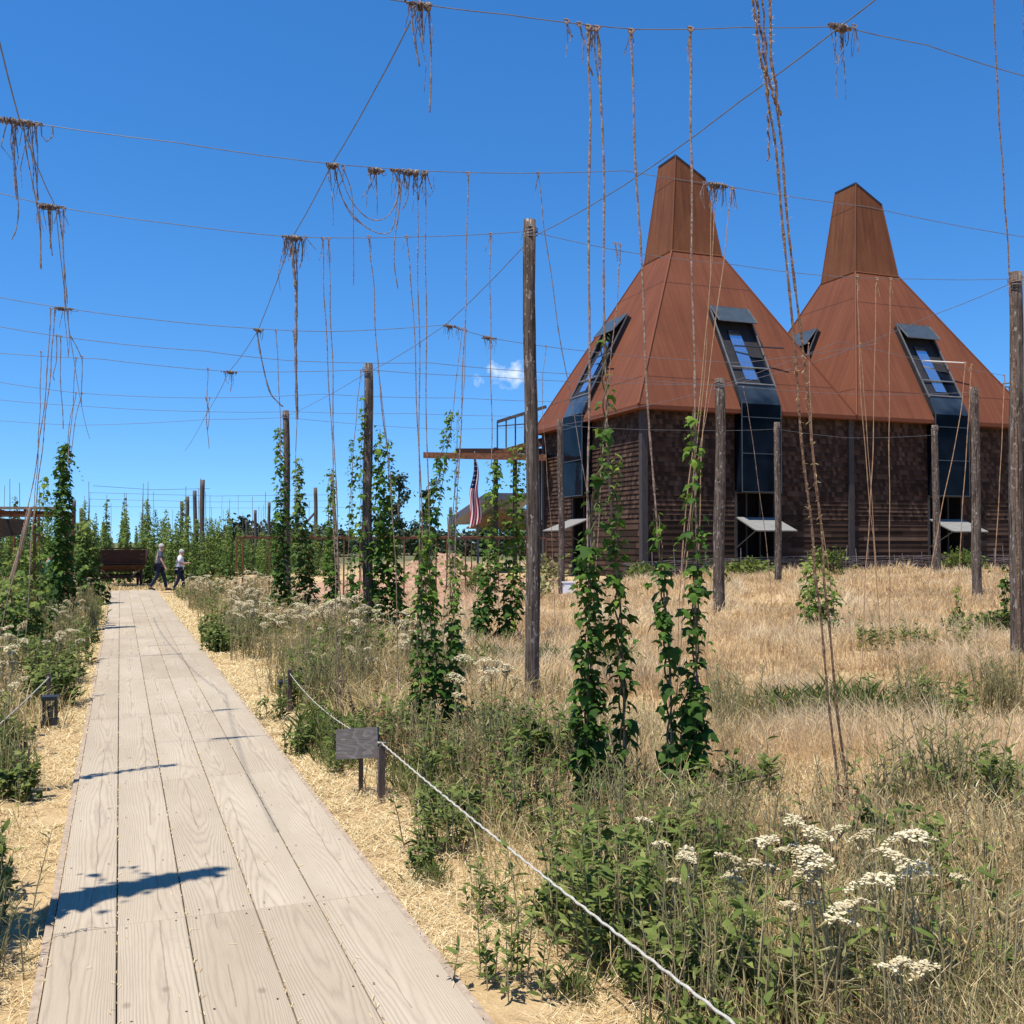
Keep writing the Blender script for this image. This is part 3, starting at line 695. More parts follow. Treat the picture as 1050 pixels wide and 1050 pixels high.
# ---- deck, balcony and canopy on the far side of the left tower
M['canopy_metal'] = noisy('canopy_metal', [(.3, (.24, .25, .26)), (.7, (.34, .35, .36))], ns=2, rough=.5, spec=.4)
def deck():
    Y = 50.0
    P = lambda px, py, y=Y: pt_y(px, py, y)
    o = thing('balcony', 'rusty balcony with dark railing sticking out behind the left tower', 'balcony', ground_at(520, Y))
    inv = -Vector(o.location)
    L = lambda p: p + inv
    a0 = [P(434, 463.5, 50), P(560, 466, 48), P(562, 466, 54), P(440, 463.8, 56)]
    mb = MB(); th = Vector((0, 0, .30))
    q = [L(p) for p in a0]; mb.add([p - th for p in q] + q, [(3, 2, 1, 0), (4, 5, 6, 7), (0, 1, 5, 4), (1, 2, 6, 5), (2, 3, 7, 6), (3, 0, 4, 7)])
    mb.build('platform', M['corten'] if False else M['rust_steel'], o)
    mb = MB(); q = [L(P(467, 461, 51)), L(P(560, 461, 49.5)), L(P(562, 461, 53)), L(P(470, 461, 54))]; th = Vector((0, 0, .2))
    mb.add([p - th for p in q] + [p + th * .3 for p in q], [(3, 2, 1, 0), (4, 5, 6, 7), (0, 1, 5, 4), (1, 2, 6, 5), (2, 3, 7, 6), (3, 0, 4, 7)]); mb.build('edge_beam', M['oldwood'], o)
    for px, y, top in ((508.5, 50.5, 459), (528, 50.5, 461), (553, 50, 461)):
        b = ground_at(px, y); MB().beam(L(b), L(P(px, top, y)), .22, .22, up=(0, 1, 0)).build('post', M['darktrim'], o)
    mb = MB()
    mb.beam(L(P(510, 432.5, 50.5)), L(P(560, 417, 49.3)), .09, .14); mb.beam(L(P(510, 437, 50.5)), L(P(560, 433, 49.3)), .05, .05)
    for px in (510, 519, 528.5, 538, 548): mb.beam(L(P(px, 459, 50.3)), L(P(px, 432.5 - (px - 510) * .3, 50.3)), .07, .07, up=(0, 1, 0))
    mb.build('railing', M['darktrim'], o)
    mb = MB()   # sloping rusty brace under the platform
    mb.beam(L(P(508, 467, 50)), L(P(560, 452, 50)), .12, .4); mb.build('brace', M['rust_steel'], o)
    # canopy roof below
    c = thing('canopy', 'grey metal shade canopy with orange underside below the balcony', 'canopy', ground_at(500, 53)); inv2 = -Vector(c.location); K = lambda p: p + inv2
    r0 = [P(462, 531, 51), P(512, 505, 54), P(600, 505, 58), P(560, 531, 51)]
    r0 = [P(462, 529, 52), P(500, 505, 52), P(560, 505, 58), P(560, 540, 58)]
    mb = MB(); q = [K(P(461, 531, 51.0)), K(P(498, 505.5, 51.0)), K(P(545, 505.5, 57.0)), K(P(520, 531, 60))]; t = Vector((0, 0, .35))
    mb.add(q + [p - t for p in q], [(0, 1, 2, 3), (7, 6, 5, 4), (0, 4, 5, 1), (1, 5, 6, 2), (2, 6, 7, 3), (3, 7, 4, 0)]); mb.build('roof', M['canopy_metal'], c)
    mb = MB(); q = [K(P(478, 541, 54)), K(P(512, 521, 53.6)), K(P(548, 524, 57)), K(P(548, 543, 56.5))]; t = Vector((0, 0, .06))
    mb.add(q + [p - t for p in q], [(0, 1, 2, 3), (7, 6, 5, 4), (0, 4, 5, 1), (1, 5, 6, 2), (2, 6, 7, 3), (3, 7, 4, 0)]); mb.build('ceiling', M['orange_tarp'], c)
    for px, y in ((466, 52.5), (490, 53), (519, 55), (541, 56)):
        b = ground_at(px, y); MB().beam(K(b), K(P(px, 538, y)), .12, .12, up=(0, 1, 0)).build('post', M['greysteel'], c)
    for p, q in ((P(466, 541, 52.4), P(480, 560, 52.4)), (P(492, 541, 53), P(505, 555, 53))): MB().beam(K(p), K(q), .08, .08).build('brace', M['greysteel'], c)
deck()

# flag on a short staff under the balcony
def flag():
    top = pt_y(487, 471, 49.0); root = thing('flag', 'American flag hanging limp from the rusty balcony edge', 'flag', top)
    n, m = 16, 26; H, Wd = 3.15, .62; V = []; F = []; uv = []
    for j in range(m + 1):
        v = j / m; w = Wd * (.16 + .84 * v ** .75); z = -H * v
        for i in range(n + 1):
            u = i / n; V.append(((u - .5) * w + .06 * math.sin(v * 9), .13 * (.3 + v) * math.sin(u * 13 + v * 2.2), z + .35 * (u - .5) * (1 if v > .9 else 0) * (v - .9) * 8))
    for j in range(m):
        for i in range(n):
            a = j * (n + 1) + i; F.append((a, a + 1, a + n + 2, a + n + 1))
            for (jj, ii) in ((j, i), (j, i + 1), (j + 1, i + 1), (j + 1, i)): uv.append((jj / m, ((1 - ii / n) * .55 + .45 * (1 - jj / m) ** 1 * 1) if False else 1 - (ii / n)))
    # cloth hangs along its fly: stripes slant down, canton at the top
    uv2 = []
    for (a, b) in uv: uv2.append((a * .95, min(.999, max(.001, (b * .62 + .38 * (1 - a))))))
    link('cloth', fast_mesh('cloth', V, F, M['flag'], uv=uv2, smooth=True), root)
    MB().tube([(0, 0, -.1), (-.05, .9, .45)], .025, 6).build('staff', M['greysteel'], root)
flag()

# steel stack with a hooped guard seen past the right edge pole
def stack():
    p = ground_at(1046, 62); root = thing('steel_stack', 'grey steel stack with ring guard behind the right tower', 'chimney', p)
    MB().tube([(0, 0, 0), (0, 0, 9.8)], .55, 20).build('shaft', M['greysteel'], root, smooth=True)
    mb = MB()
    for z in (9.3, 10.0, 10.9): mb.tube([(1.0 * math.cos(a), 1.0 * math.sin(a), z) for a in np.linspace(0, 2 * math.pi, 17)], .05, 5)
    for a in np.linspace(0, 2 * math.pi, 9): mb.tube([(math.cos(a), math.sin(a), 9.3), (math.cos(a), math.sin(a), 10.9)], .04, 5)
    mb.build('ring_guard', M['greysteel'], root)
stack()

# ================================================================== POLES AND WIRES
def pole(px, py_top, e=None, t=None, y=None, px_bot=None, r=.095, label='', mat='pole', name='hop_pole', group='hop yard poles', h=None):
    if e is not None: x, yy = et(e, t)
    else: p = pt_y(px, 556, y); x, yy = p.x, y
    top = pt_y(px, py_top, yy); zb = gzf(x, yy)
    bx = pt_y(px_bot or px, 600, yy).x
    root = thing(name, label, 'pole', (bx, yy, zb), 0, group)
    L = top.z - zb; tx = top.x - bx; pts = []; n = 14; rr = random.Random(int(px * 7 + py_top))
    ph = rr.uniform(0, 6)
    for i in range(n + 1):
        f = i / n; wob = .02 * math.sin(f * 7 + ph) * min(1, f * 4)
        pts.append((tx * f + wob, wob * .6, -.3 + (L + .3) * f))
    MB().tube(pts, [r * (1.1 - .22 * i / n) * rr.uniform(.97, 1.03) for i in range(n + 1)], 14, .03).build('post', M[mat], root, smooth=True)
    if name == 'hop_pole':
        wb = MB(); zz = L - .17
        for q in range(4):
            rr_ = r * .95 + .006; z0 = zz + q * .022 + rr.uniform(-.01, .01); wb.tube([(tx + rr_ * math.cos(a), rr_ * math.sin(a), z0 + .02 * math.sin(a + q)) for a in np.linspace(0, 2 * math.pi, 15)], .0055, 5)
        wb.tube([(tx - r, -r * .3, zz + .03), (tx - r - .03, -r * .4, zz - .06), (tx - r - .015, -r * .5, zz - .2)], .004, 4)
        wb.build('wire_band', M['twine_grey'], root)
    return root, top
PO = {}
PB = et(4.39, 10.85)
for key, px, py, y, pb, r, lab in [
    ('P0', 544, 226, 11.7, 546, .079, 'tall weathered pole nearest the camera, grey top, before the left tower'),
    ('Pb', 377, 373, 20.4, 378, .098, 'weathered hop pole wrapped by leafy vines, midway between boardwalk and tallest pole'),
    ('Pa', 1041, 279, 14.7, 1043, .10, 'thick pale wooden pole at the right end, loosely wound with coir twine'),
    ('Pab', 738.5, 388, 23.3, 737, .125, 'brown pole standing left of the front roof window strip of the left tower'),
    ('P2ab', 999, 397, 26.3, 1002, .115, 'silvery pole before the right tower, just right of its hatch'),
    ('Pa2b', 574.5, 430, 33.0, 576, .10, 'dark thin pole before the left wall, white box at its foot'),
    ('P2a2b', 797, 433, 34.5, 798, .11, 'slim brown pole beside the open front hatch of the left tower'),
    ('P3a2b', 958.5, 436, 38.0, 961, .13, 'brown pole standing right before the glass strip of the right tower'),
    ('P2b', 293, 421, 29.0, 295, .10, 'dark pole rising from two bushy vines right of the walkers')]:
    PO[key] = pole(px, py, y=y, px_bot=pb, r=r, label=lab)
# pale cap of the nearest pole: chipped top band
for px, py, y, lab in [(207.5, 492, 54.7, 'tallest of the four far poles behind the woman'), (200, 503, 63.3, 'second tallest far pole, left of the tallest behind the woman'), (192, 509, 72, 'third far pole behind the walkers, counted from the right'), (186, 514, 80, 'lowest of the four far poles behind the walkers'),
                   (323.5, 500, 66, 'far dark pole held up by a slanting brace, beyond the rusty trellis'), (76, 513, 64, 'short dark far pole just right of the tall vine on the left'), (83.5, 521, 72, 'lower far pole between the tall left vine and the wagon'), (304, 506, 74, 'far pole left of the braced pole'),
                   (262, 523, 80, 'low far pole above the left end of the trellis'), (276, 515, 84, 'far pole just left of the bushy vine pair'), (253, 533, 88, 'short far pole behind the trellis end post'), (462, 520, 75, 'far pole between the slim dark trees and the flag')]:
    root, top = pole(px, py, y=y, r=.13, label=lab, mat='darkpole', name='far_hop_pole', group='far hop yard poles')
    if px == 323.5:
        MB().beam((-2.6, -.5, .55), (-.05, 0, 3.6), .14, .14).build('brace', M['darkpole'], root)

def wire(name_label, pts, r=.006, per=5):
    P = []
    for a, b in zip(pts[:-1], pts[1:]):
        for i in range(per):
            f = i / per; q = a.lerp(b, f); q.z -= .05 * min(1, (b - a).length / 6) * 4 * f * (1 - f); P.append(q)
    P.append(pts[-1]); o = P[len(P) // 2].copy()
    return tag(MB().tube([p - o for p in P], r, 5).build('trellis_wire', M['wire'], None, o), name_label, 'wire', 'overhead trellis wires')
TT = {1: 6.25, 2: 9.19, 3: 10.85, 4: 16.8, 5: 18.4, 6: 20.05, 7: 24.0, 8: 27.0, 9: 29.25}
CROSS = {
    1: [(300, -18), (430, 4), (520, 15), (650, 30), (760, 28), (862, 27), (950, 46), (1050, 78), (1160, 116)],
    2: [(-80, 106), (20, 124), (180, 146), (340, 168), (480, 177), (640, 175), (735, 189), (890, 212), (1050, 243), (1160, 262)],
    3: [(-80, 186), (0, 198), (57, 212), (180, 230), (300, 243), (420, 243), (543, 237), (640, 258), (750, 271), (850, 283), (940, 286), (1036, 286)],
    4: [(-60, 297), (0, 305), (68, 316), (160, 328), (265, 337), (340, 340), (457, 333), (505, 347), (600, 360), (760, 372), (900, 352)],
    5: [(-60, 325), (0, 335), (100, 350), (210, 360), (300, 370), (440, 372), (600, 384), (740, 395), (860, 350), (1030, 385)],
    6: [(-60, 355), (0, 362), (103, 368), (235, 381), (377, 379), (500, 386), (620, 392), (738, 394), (870, 404), (999, 402)],
    7: [(-40, 388), (0, 392), (80, 403), (200, 408), (330, 404), (470, 408), (620, 412)],
    8: [(-40, 406), (0, 410), (80, 416), (210, 422), (300, 422), (420, 424), (600, 426)],
    9: [(-40, 428), (80, 436), (213, 430), (293, 428), (450, 440), (574, 436), (690, 441), (797, 440), (870, 449), (958, 446)]}
WL = {1: 'nearest cross wire sweeping over the top of the view', 2: 'cross wire with drooping twine loops, second from top', 3: 'cross wire tied to the tallest pole top',
      4: 'thin cross wire with two small tufts left of the tallest pole', 5: 'thin cross wire just above the top of the vine wrapped pole', 6: 'thin cross wire tied to the vine wrapped pole',
      7: 'faint cross wire over the walkers, third lowest', 8: 'faint cross wire over the walkers, second lowest', 9: 'lowest cross wire running in front of the dark tower walls'}
CW = {}
for k, pts in CROSS.items():
    CW[k] = [pt_t(px, py, TT[k]) for px, py in pts]; wire(WL[k], CW[k], .004 if k < 4 else .0055)
wire('long wire over the boardwalk joining the drooping loops to the thick bundle', [pt_e(px, py, 1.86) for px, py in ((438, -12), (430, 4), (385, 91), (340, 169), (300, 243), (265, 338), (235, 381), (213, 422), (190, 462))], .0050, 3)
wire('long wire at the far left running over the tall vine', [pt_e(px, py, -.68) for px, py in ((-12, 0), (0, 45), (20, 123), (57, 212), (68, 316), (76, 370), (84, 418), (92, 450))], .0050, 3)
wire('long wire crossing the left cowl and reaching the tallest pole', [pt_e(px, py, 4.39) for px, py in ((912, -12), (862, 27), (760, 103), (640, 190), (546, 243), (457, 333), (377, 382), (293, 427))], .0050, 3)
wire('long wire from the thick right pole down over both roofs', [pt_e(px, py, 12.0) for px, py in ((1036, 291), (957, 323), (850, 366), (739, 397), (650, 418), (575, 436))], .0050, 3)

# ================================================================== TWINE
TW = {}
def twine(k, pts, r=.008, mat='twine', label=None, frays=0, n=None, loop=False):
    """pts are picture points in the plane of cross wire k (its real depth), top first"""
    P = [pt_t(px, py, TT[k]) for px, py in pts]
    for p in P:
        zb = gzf(p.x, p.y)
        if p.z < zb: p.z = zb
    r *= .9
    dn = (P[-1] - P[-2]).normalized()
    if P[-1].z < 2.3 and P[0].z - P[-1].z > 2.0 and dn.z < -.7 and P[-1].z > gzf(P[-1].x, P[-1].y) + .05:
        q = P[-1] + dn * Vector((.5, .5, 0)) * 2; P.append(Vector((q.x, q.y, gzf(q.x, q.y) + .02)))
    L = sum((b - a).length for a, b in zip(P[:-1], P[1:]))
    m = n or int(min(130, max(8, L * 16)))
    Q = smoothpath(P, m); rr = random.Random(int(pts[0][0] * 31 + pts[-1][1] * 17)); o = Vector(Q[0])
    jx = rr.uniform(0, 9)
    pth = []
    for i, q in enumerate(Q):
        f = i / max(1, len(Q) - 1); a = .006 * math.sin(i * .35 + jx) + .004 * math.sin(i * .13 + 2 * jx)
        pth.append(Vector(q) - o + Vector((a, a * .7, 0)) * min(1, 8 * f))
    rads = [r * (1 + .35 * math.sin(i * 2.1) * .5 + rr.uniform(-.22, .22)) for i in range(len(pth))]
    mb = MB(); mb.tube(pth, rads, 5)
    # knot round the wire and frayed ends
    kn = r * 1.35
    mb.tube([Vector((-.018, 0, .012)), Vector((0, .004, .016)), Vector((.02, 0, .004)), Vector((.004, -.004, -.02)), Vector((-.016, 0, .0))], kn, 5)
    for i in range(frays):
        a = rr.uniform(-1, 1); l = rr.uniform(.1, .28)
        mb.tube([Vector((0, 0, 0)), Vector((a * .03, rr.uniform(-.02, .02), -l * .5)), Vector((a * .045 + rr.uniform(-.02, .02), 0, -l))], r * .55, 4)
    TW.setdefault(k, []).append((pts[0][0], mb.build('twine', M[mat], None, o)))
    return TW[k][-1][1]
# hairy strands on the nearest ropes
def hairy(k, pts, r, nh, label):
    o = twine(k, pts, r, 'twine_dark', n=150)
    P = smoothpath([pt_t(px, py, TT[k]) for px, py in pts], 120); rr = np.random.default_rng(int(pts[0][0])); loc = np.array(o.location)
    i = rr.integers(0, len(P), nh); pos = P[i] - loc; d = unit(rr.normal(size=(nh, 3))); d[:, 2] -= .6
    V, F = leaves(THREAD, pos, d, unit(rr.normal(size=(nh, 3))), rr.uniform(.012, .035, nh))
    f = link('fibre', fast_mesh('fibre', V, F, M['straw'], rr.random(len(F))), o); f['kind'] = 'stuff'
    o['label'] = label; o['category'] = 'rope'; o['group'] = 'hairy coir ropes'; o.name = 'coir_rope'
    TW[k].pop(); return o
THREAD = (np.array([[0, 0, 0], [.04, .5, .05], [0, 1, -.1], [-.04, .5, .05]], float), np.array([[0, 1, 2], [0, 2, 3]]))
M['twine_dark'] = noisy('dark_coir', [(.35, (.075, .042, .028)), (.5, (.20, .115, .07)), (.66, (.34, .22, .14))], (1, 1, 1), 42, .95, .1, .8, .01)
TT[0] = 5.05
hairy(0, [(769, -20), (780, 60), (788, 100), (801, 205), (819, 420), (834, 560), (842, 640), (858, 800), (863, 868)], .0085, 420, 'left of two hairy ropes slanting together down to the dry grass')
hairy(0, [(789, -20), (791, 60), (797, 105), (806, 200), (829, 420), (843, 560), (850, 640), (866, 790), (873, 858)], .0085, 420, 'right of two hairy ropes slanting together down to the dry grass')
hairy(0, [(774, -20), (784, 60), (793, 98), (801, 118)], .008, 60, 'short dark rope end knotted into the slanting pair, near the top')
hairy(0, [(781, -20), (786, 70), (788, 120), (788, 165)], .006, 40, 'frayed rope end hanging beside the slanting pair, against the sky')
hairy(2, [(1018, -20), (1024, 110), (1030, 200), (1036, 290), (1041, 420), (1044, 560), (1045, 664)], .0105, 200, 'hairy rope meeting the top of the thick right pole')
hairy(2, [(1049, -20), (1050, 50), (1053, 240), (1055, 480), (1056, 650)], .008, 60, 'hairy rope hanging at the extreme right edge')
# wire 1
for a in ([(422, 6), (424, 30), (430, 68)], [(433, 5), (434, 45)], [(439.5, 5), (441, 60), (440, 115)], [(581, 22), (583, 32), (587, 38)], [(594, 25), (597, 32), (596, 36)]): twine(1, a, .006, 'twine_grey', frays=2)
for a in ([(603, 28), (604, 140), (604, 420), (603, 640), (602, 826)], [(612, 29), (616, 95), (620, 250), (622, 440), (636, 640), (642, 824)],
          [(647, 32), (651, 150), (660, 330), (672, 520), (684, 640), (690, 828)], [(708, 30), (709, 160), (711, 330), (713, 520), (714, 640), (714, 836)]): twine(1, a, .0085, 'twine', frays=2)
twine(1, [(606, 30), (603, 60), (609, 78)], .0075, 'twine_grey', frays=3); twine(1, [(610, 30), (611, 62), (616, 96)], .006, 'twine_grey')
twine(1, [(876, 27), (879, 40), (881, 54)], .005, 'twine_grey', frays=3)
# wire 2
for a in ([(12, 125), (16, 180), (20, 215), (18, 236), (13, 246)], [(16, 125), (15, 160), (18, 205)], [(24, 125), (28, 160), (36, 205), (40, 240), (42, 276)], [(30, 126), (35, 160), (38, 205)], [(38, 127), (38, 160), (37, 210)]): twine(2, a, .0055, 'twine_grey', frays=1)
for a in ([(343, 169), (352, 205), (375, 233), (400, 238), (408, 205), (411, 178)], [(346, 169), (360, 205), (380, 225), (400, 218), (416, 178)], [(342, 170), (350, 200), (362, 222), (378, 234)],
          [(387, 174), (380, 190), (370, 203)], [(352, 172), (361, 200), (362, 260), (363, 293)]): twine(2, a, .0055, 'twine_grey')
for a in ([(404, 175), (410, 200), (406, 240), (405, 270), (408, 296)], [(408, 175), (412, 195), (408, 230)], [(414, 175), (419, 200), (413, 215)], [(420, 175), (417, 198)],
          [(424, 176), (427, 190), (429, 205)], [(437, 177), (441, 188), (444, 194)]): twine(2, a, .006, 'twine_grey', frays=2)
for a in ([(428, 176), (429, 320), (430, 520), (428, 752)], [(436, 177), (437, 330), (440, 560), (446, 756)], [(480, 178), (477, 330), (470, 480), (462, 700), (463, 756)]): twine(2, a, .0062, 'twine', frays=2)
twine(2, [(552, 178), (560, 250), (577, 360), (598, 480), (606, 560)], .005, 'twine_grey', frays=3)
for a in ([(722, 188), (718, 200), (722, 212)], [(728, 188), (730, 205)], [(733, 189), (735, 205), (734, 215)], [(741, 190), (742, 206), (740, 216)], [(752, 194), (754, 206), (756, 215)]): twine(2, a, .005, 'twine_grey', frays=3)
for a in ([(730, 189), (727, 300), (716, 420), (700, 560), (694, 700)], [(736, 189), (730, 260), (722, 380), (707, 540), (698, 660)], [(750, 193), (738, 300), (722, 430), (716, 560), (712, 690)]): twine(2, a, .006, 'twine_orange', frays=3)
# wire 3
for a in ([(40, 210), (42, 240), (41, 275)], [(49, 211), (51, 235), (53, 262)], [(53, 211), (52, 235), (51, 255)], [(60, 213), (64, 260), (67, 315)], [(65, 213), (66, 260), (68, 312)]): twine(3, a, .006, 'twine_grey', frays=2)
for a, r in (([(299, 244), (302, 280), (303, 330), (304, 430)], .017), ([(303, 244), (304, 300), (305, 425)], .010), ([(293, 243), (298, 258), (302, 270)], .008), ([(308, 244), (309, 262), (307, 275)], .007), ([(313, 243), (319, 250), (324, 256)], .005)): twine(3, a, r, 'twine_grey', frays=4)
for a in ([(331, 245), (334, 330), (339, 430), (343, 560), (345, 640)], [(337, 245), (339, 330), (342, 430), (347, 560), (349, 640)], [(378, 243), (383, 300), (388, 380), (398, 470), (404, 560)],
          [(417, 243), (422, 300), (428, 420), (434, 560), (436, 640)], [(503, 240), (503, 350), (504, 480)], [(631, 250), (634, 268)], [(636, 251), (633, 300), (622, 420), (612, 560)]): twine(3, a, .0065, 'twine', frays=2)
# wire 4
for a in ([(52, 317), (47, 400), (38, 470), (20, 560), (6, 625)], [(56, 317), (51, 390), (42, 470), (34, 540)], [(66, 318), (68, 340), (70, 366)], [(70, 318), (71, 345), (70, 362)]): twine(4, a, .0085 if a[0][0] < 60 else .005, 'twine')
twine(4, [(263, 338), (268, 365), (276, 400), (284, 412), (290, 417)], .014, 'twine_grey')
for a in ([(458, 333), (464, 338)], [(462, 334), (459, 339)], [(470, 336), (473, 339)], [(497, 345), (502, 350)], [(503, 347), (508, 350)]): twine(4, a, .008, 'twine_grey', frays=3)
for a in ([(474, 337), (462, 440), (446, 540), (436, 620)], [(478, 338), (472, 450), (460, 560)], [(283, 340), (286, 400), (288, 470)], [(301, 341), (304, 420), (303, 520)]): twine(4, a, .007, 'twine')
twine(4, [(560, 355), (556, 400), (560, 470), (566, 560)], .006, 'twine')
# wires 5, 6
for a in ([(58, 344), (57, 370), (54, 384), (56, 390)], [(62, 345), (63, 400), (65, 440)], [(72, 345), (79, 356), (84, 366)], [(84, 366), (83, 400), (84, 415)]): twine(5, a, .008, 'twine_grey')
for a in ([(42, 361), (41, 420), (38, 480), (33, 540)], [(78, 367), (74, 420), (69, 480)], [(213, 378), (212, 400), (213, 420)], [(237, 381), (238, 390), (237, 402)], [(388, 381), (394, 430), (400, 500)], [(370, 380), (364, 440), (358, 540)],
          [(730, 395), (716, 470), (700, 580)], [(762, 397), (770, 440), (786, 560)]): twine(6, a, .008, 'twine')
for a in ([(78, 403), (72, 430), (68, 470)], [(84, 403), (76, 440), (70, 490)], [(211, 408), (214, 425), (213, 440)], [(215, 408), (212, 430), (214, 460)]): twine(7, a, .009, 'twine')
# before the right tower
for a in ([(879, 283), (880, 320), (884, 420), (892, 520), (898, 580)], [(899, 286), (898, 310), (896, 430), (892, 520), (888, 585)], [(913, 286), (912, 360), (912, 470), (912, 580)]): twine(3, a, .0065, 'twine_orange', frays=3)
for a in ([(829, 352), (832, 430), (840, 520), (848, 570)], [(882, 352), (888, 430), (897, 560)]): twine(5, a, .009, 'twine_orange', frays=1)
for a in ([(990, 372), (984, 430), (966, 520), (953, 592)], [(996, 374), (993, 430), (987, 520), (984, 580)], [(1030, 385), (1026, 480), (1020, 580)]): twine(5, a, .010, 'twine_orange', frays=2)
# tied tufts of old twine where wires cross
def tuft(k, px, py, w, label, n=None):
    o = pt_t(px, py, TT[k]); rr = random.Random(int(px * 3 + py)); mb = MB(); ax = Vector((*E, 0)); sd = Vector((*B, 0)); up = Vector((0, 0, 1))
    n = n or int(16 + w * 150); blob = rr.uniform(-.4, .4) * w
    for i in range(n):
        u = rr.uniform(-w, w) if rr.random() < .55 else rr.gauss(blob, w * .3); thick = max(.25, 1 - ((u - blob) / (w * 1.1)) ** 2)
        rc = rr.uniform(.008, .03) * thick + .006; turns = rr.uniform(.7, 1.8); a0 = rr.uniform(0, 6.28); tilt = rr.uniform(-.04, .04); m = 9
        mb.tube([ax * (u + tilt * q / m) + sd * (rc * math.cos(a0 + turns * 6.28 * q / m)) + up * (rc * math.sin(a0 + turns * 6.28 * q / m) - rc * .45) for q in range(m + 1)], rr.uniform(.0035, .006), 4)
    for i in range(int(3 + w * 55)):                                 # falling ends, some tangled, some looped back
        u = rr.uniform(-w, w); l = rr.choice([.05, .09, .14, .22, .34, .48]) * rr.uniform(.7, 1.3) * (1 if k < 4 else .7); q = rr.uniform(-.12, .12) * l; a = ax * u - up * .012; g = rr.uniform(.0028, .0048)
        if rr.random() < .22: b = ax * (u + rr.uniform(.03, .09)) - up * .012; mb.tube([a, a + ax * q - up * l * .5, (a + b) / 2 - up * l * .75, b + ax * q - up * l * .45, b], g, 4)
        else: mb.tube([a, a + ax * q * .6 + sd * rr.uniform(-.01, .01) - up * l * .35, a + ax * q * 1.2 + sd * rr.uniform(-.02, .02) - up * l * .7, a + ax * (q + rr.uniform(-.02, .02)) - up * l], [g, g * 1.15, g * .9, g * .6], 4)
    tag(mb.build('twine_knot', M['tuft'], None, o), label, 'knot', 'tufts of old twine tied on the wires')
M['tuft'] = noisy('old_twine_tuft', [(.38, (.055, .038, .032)), (.5, (.15, .105, .082)), (.64, (.36, .29, .235))], ns=30, rough=.95)
for k, px, py, w, lab in ((1, 430, 4, .075, 'tuft of old twine on the top edge above the boardwalk'), (1, 862, 27, .10, 'pale matted tuft of twine against the sky above the right cowl'), (2, 20, 124, .17, 'broad tuft of twine at the far left, highest on that side'), (2, 342, 169, .05, 'small pale knot where the drooping loops begin'),
                          (2, 385, 174, .07, 'small tuft between the two ends of the drooping loops'), (2, 420, 176, .17, 'long row of twine knots where the drooping loops end'), (2, 735, 189, .12, 'tuft of twine ends beside the left cowl'), (3, 52, 211, .10, 'tuft below the broad one at the far left'),
                          (3, 300, 243, .11, 'thick tuft heading the heaviest hanging bundle'), (4, 66, 316, .12, 'tuft on the left above the tall vine'), (4, 265, 338, .07, 'dark knot above the curved thick rope end'), (4, 462, 334, .12, 'left of two small tufts beside the tallest pole'), (4, 502, 346, .12, 'right of two small tufts beside the tallest pole'), (6, 235, 381, .14, 'small tuft over the walkers')):
    tuft(k, px, py, w, lab)
ORD = ['first', 'second', 'third', 'fourth', 'fifth', 'sixth', 'seventh', 'eighth', 'ninth', 'tenth', 'eleventh', 'twelfth', 'thirteenth', 'fourteenth', 'fifteenth', 'sixteenth', 'seventeenth', 'eighteenth', 'nineteenth', 'twentieth', 'twenty first', 'twenty second', 'twenty third', 'twenty fourth', 'twenty fifth', 'twenty sixth', 'twenty seventh', 'twenty eighth', 'twenty ninth', 'thirtieth', 'thirty first', 'thirty second', 'thirty third', 'thirty fourth']
WD = {1: 'nearest top wire', 2: 'wire with the drooping loops', 3: 'wire tied to the tallest pole', 4: 'wire with two small tufts', 5: 'thin wire above the vine wrapped pole', 6: 'wire tied to the vine wrapped pole', 7: 'faint wire above the walkers'}
for k, lst in TW.items():
    for i, (px, o) in enumerate(sorted(lst, key=lambda q: q[0])):
        tag(o, f'{ORD[i]} twine from the left hanging on the {WD[k]}', 'twine', 'hanging hop twine')

# thin leaning sticks and stakes
def stick(px0, py0, px1, py1, y, r, label, mat='stickwood'):
    a, b = pt_y(px0, py0, y), pt_y(px1, py1, y); z = gzf(b.x, y); b.z = min(b.z, z + .02) if b.z < z + .3 else b.z
    tag(MB().tube([Vector((0, 0, 0)), (a - b) * .5 + Vector((.02, 0, 0)), a - b], [r, r * .92, r * .85], 7).build('wooden_stake', M[mat], None, b), label, 'stake')
M['stickwood'] = noisy('pale_stake', [(.3, (.20, .135, .085)), (.7, (.36, .26, .18))], (6, 6, 1), 5, .9)
stick(32, 520, 6, 612, 19, .04, 'pale leaning stake at the far left beside the tall vine')
stick(340, 486, 347, 606, 27, .055, 'slim leaning wooden stake right of the bushy vine pair')
stick(459, 400 + 130, 462, 625, 25, .02, 'thin upright stake before the earth mound')
stick(517, 541, 526, 575, 36, .035, 'short white stake leaning behind the trellis') if False else None
# hanging bars and white box
p = ground_at(579, 32.6); bx = thing('meter_box', 'small white metal box fixed low on the dark pole by the left wall', 'box', (p.x, p.y, p.z))
mb = MB(); mb.box((.12, 0, .12), (.36, .22, .52)); mb.build('case', M['whitebox'], bx); MB().box((.12, -.118, .12), (.28, .012, .42)).build('lid', M['whitebox'], bx); MB().box((.12, .0, .395), (.42, .28, .03)).build('hood', M['whitebox'], bx)

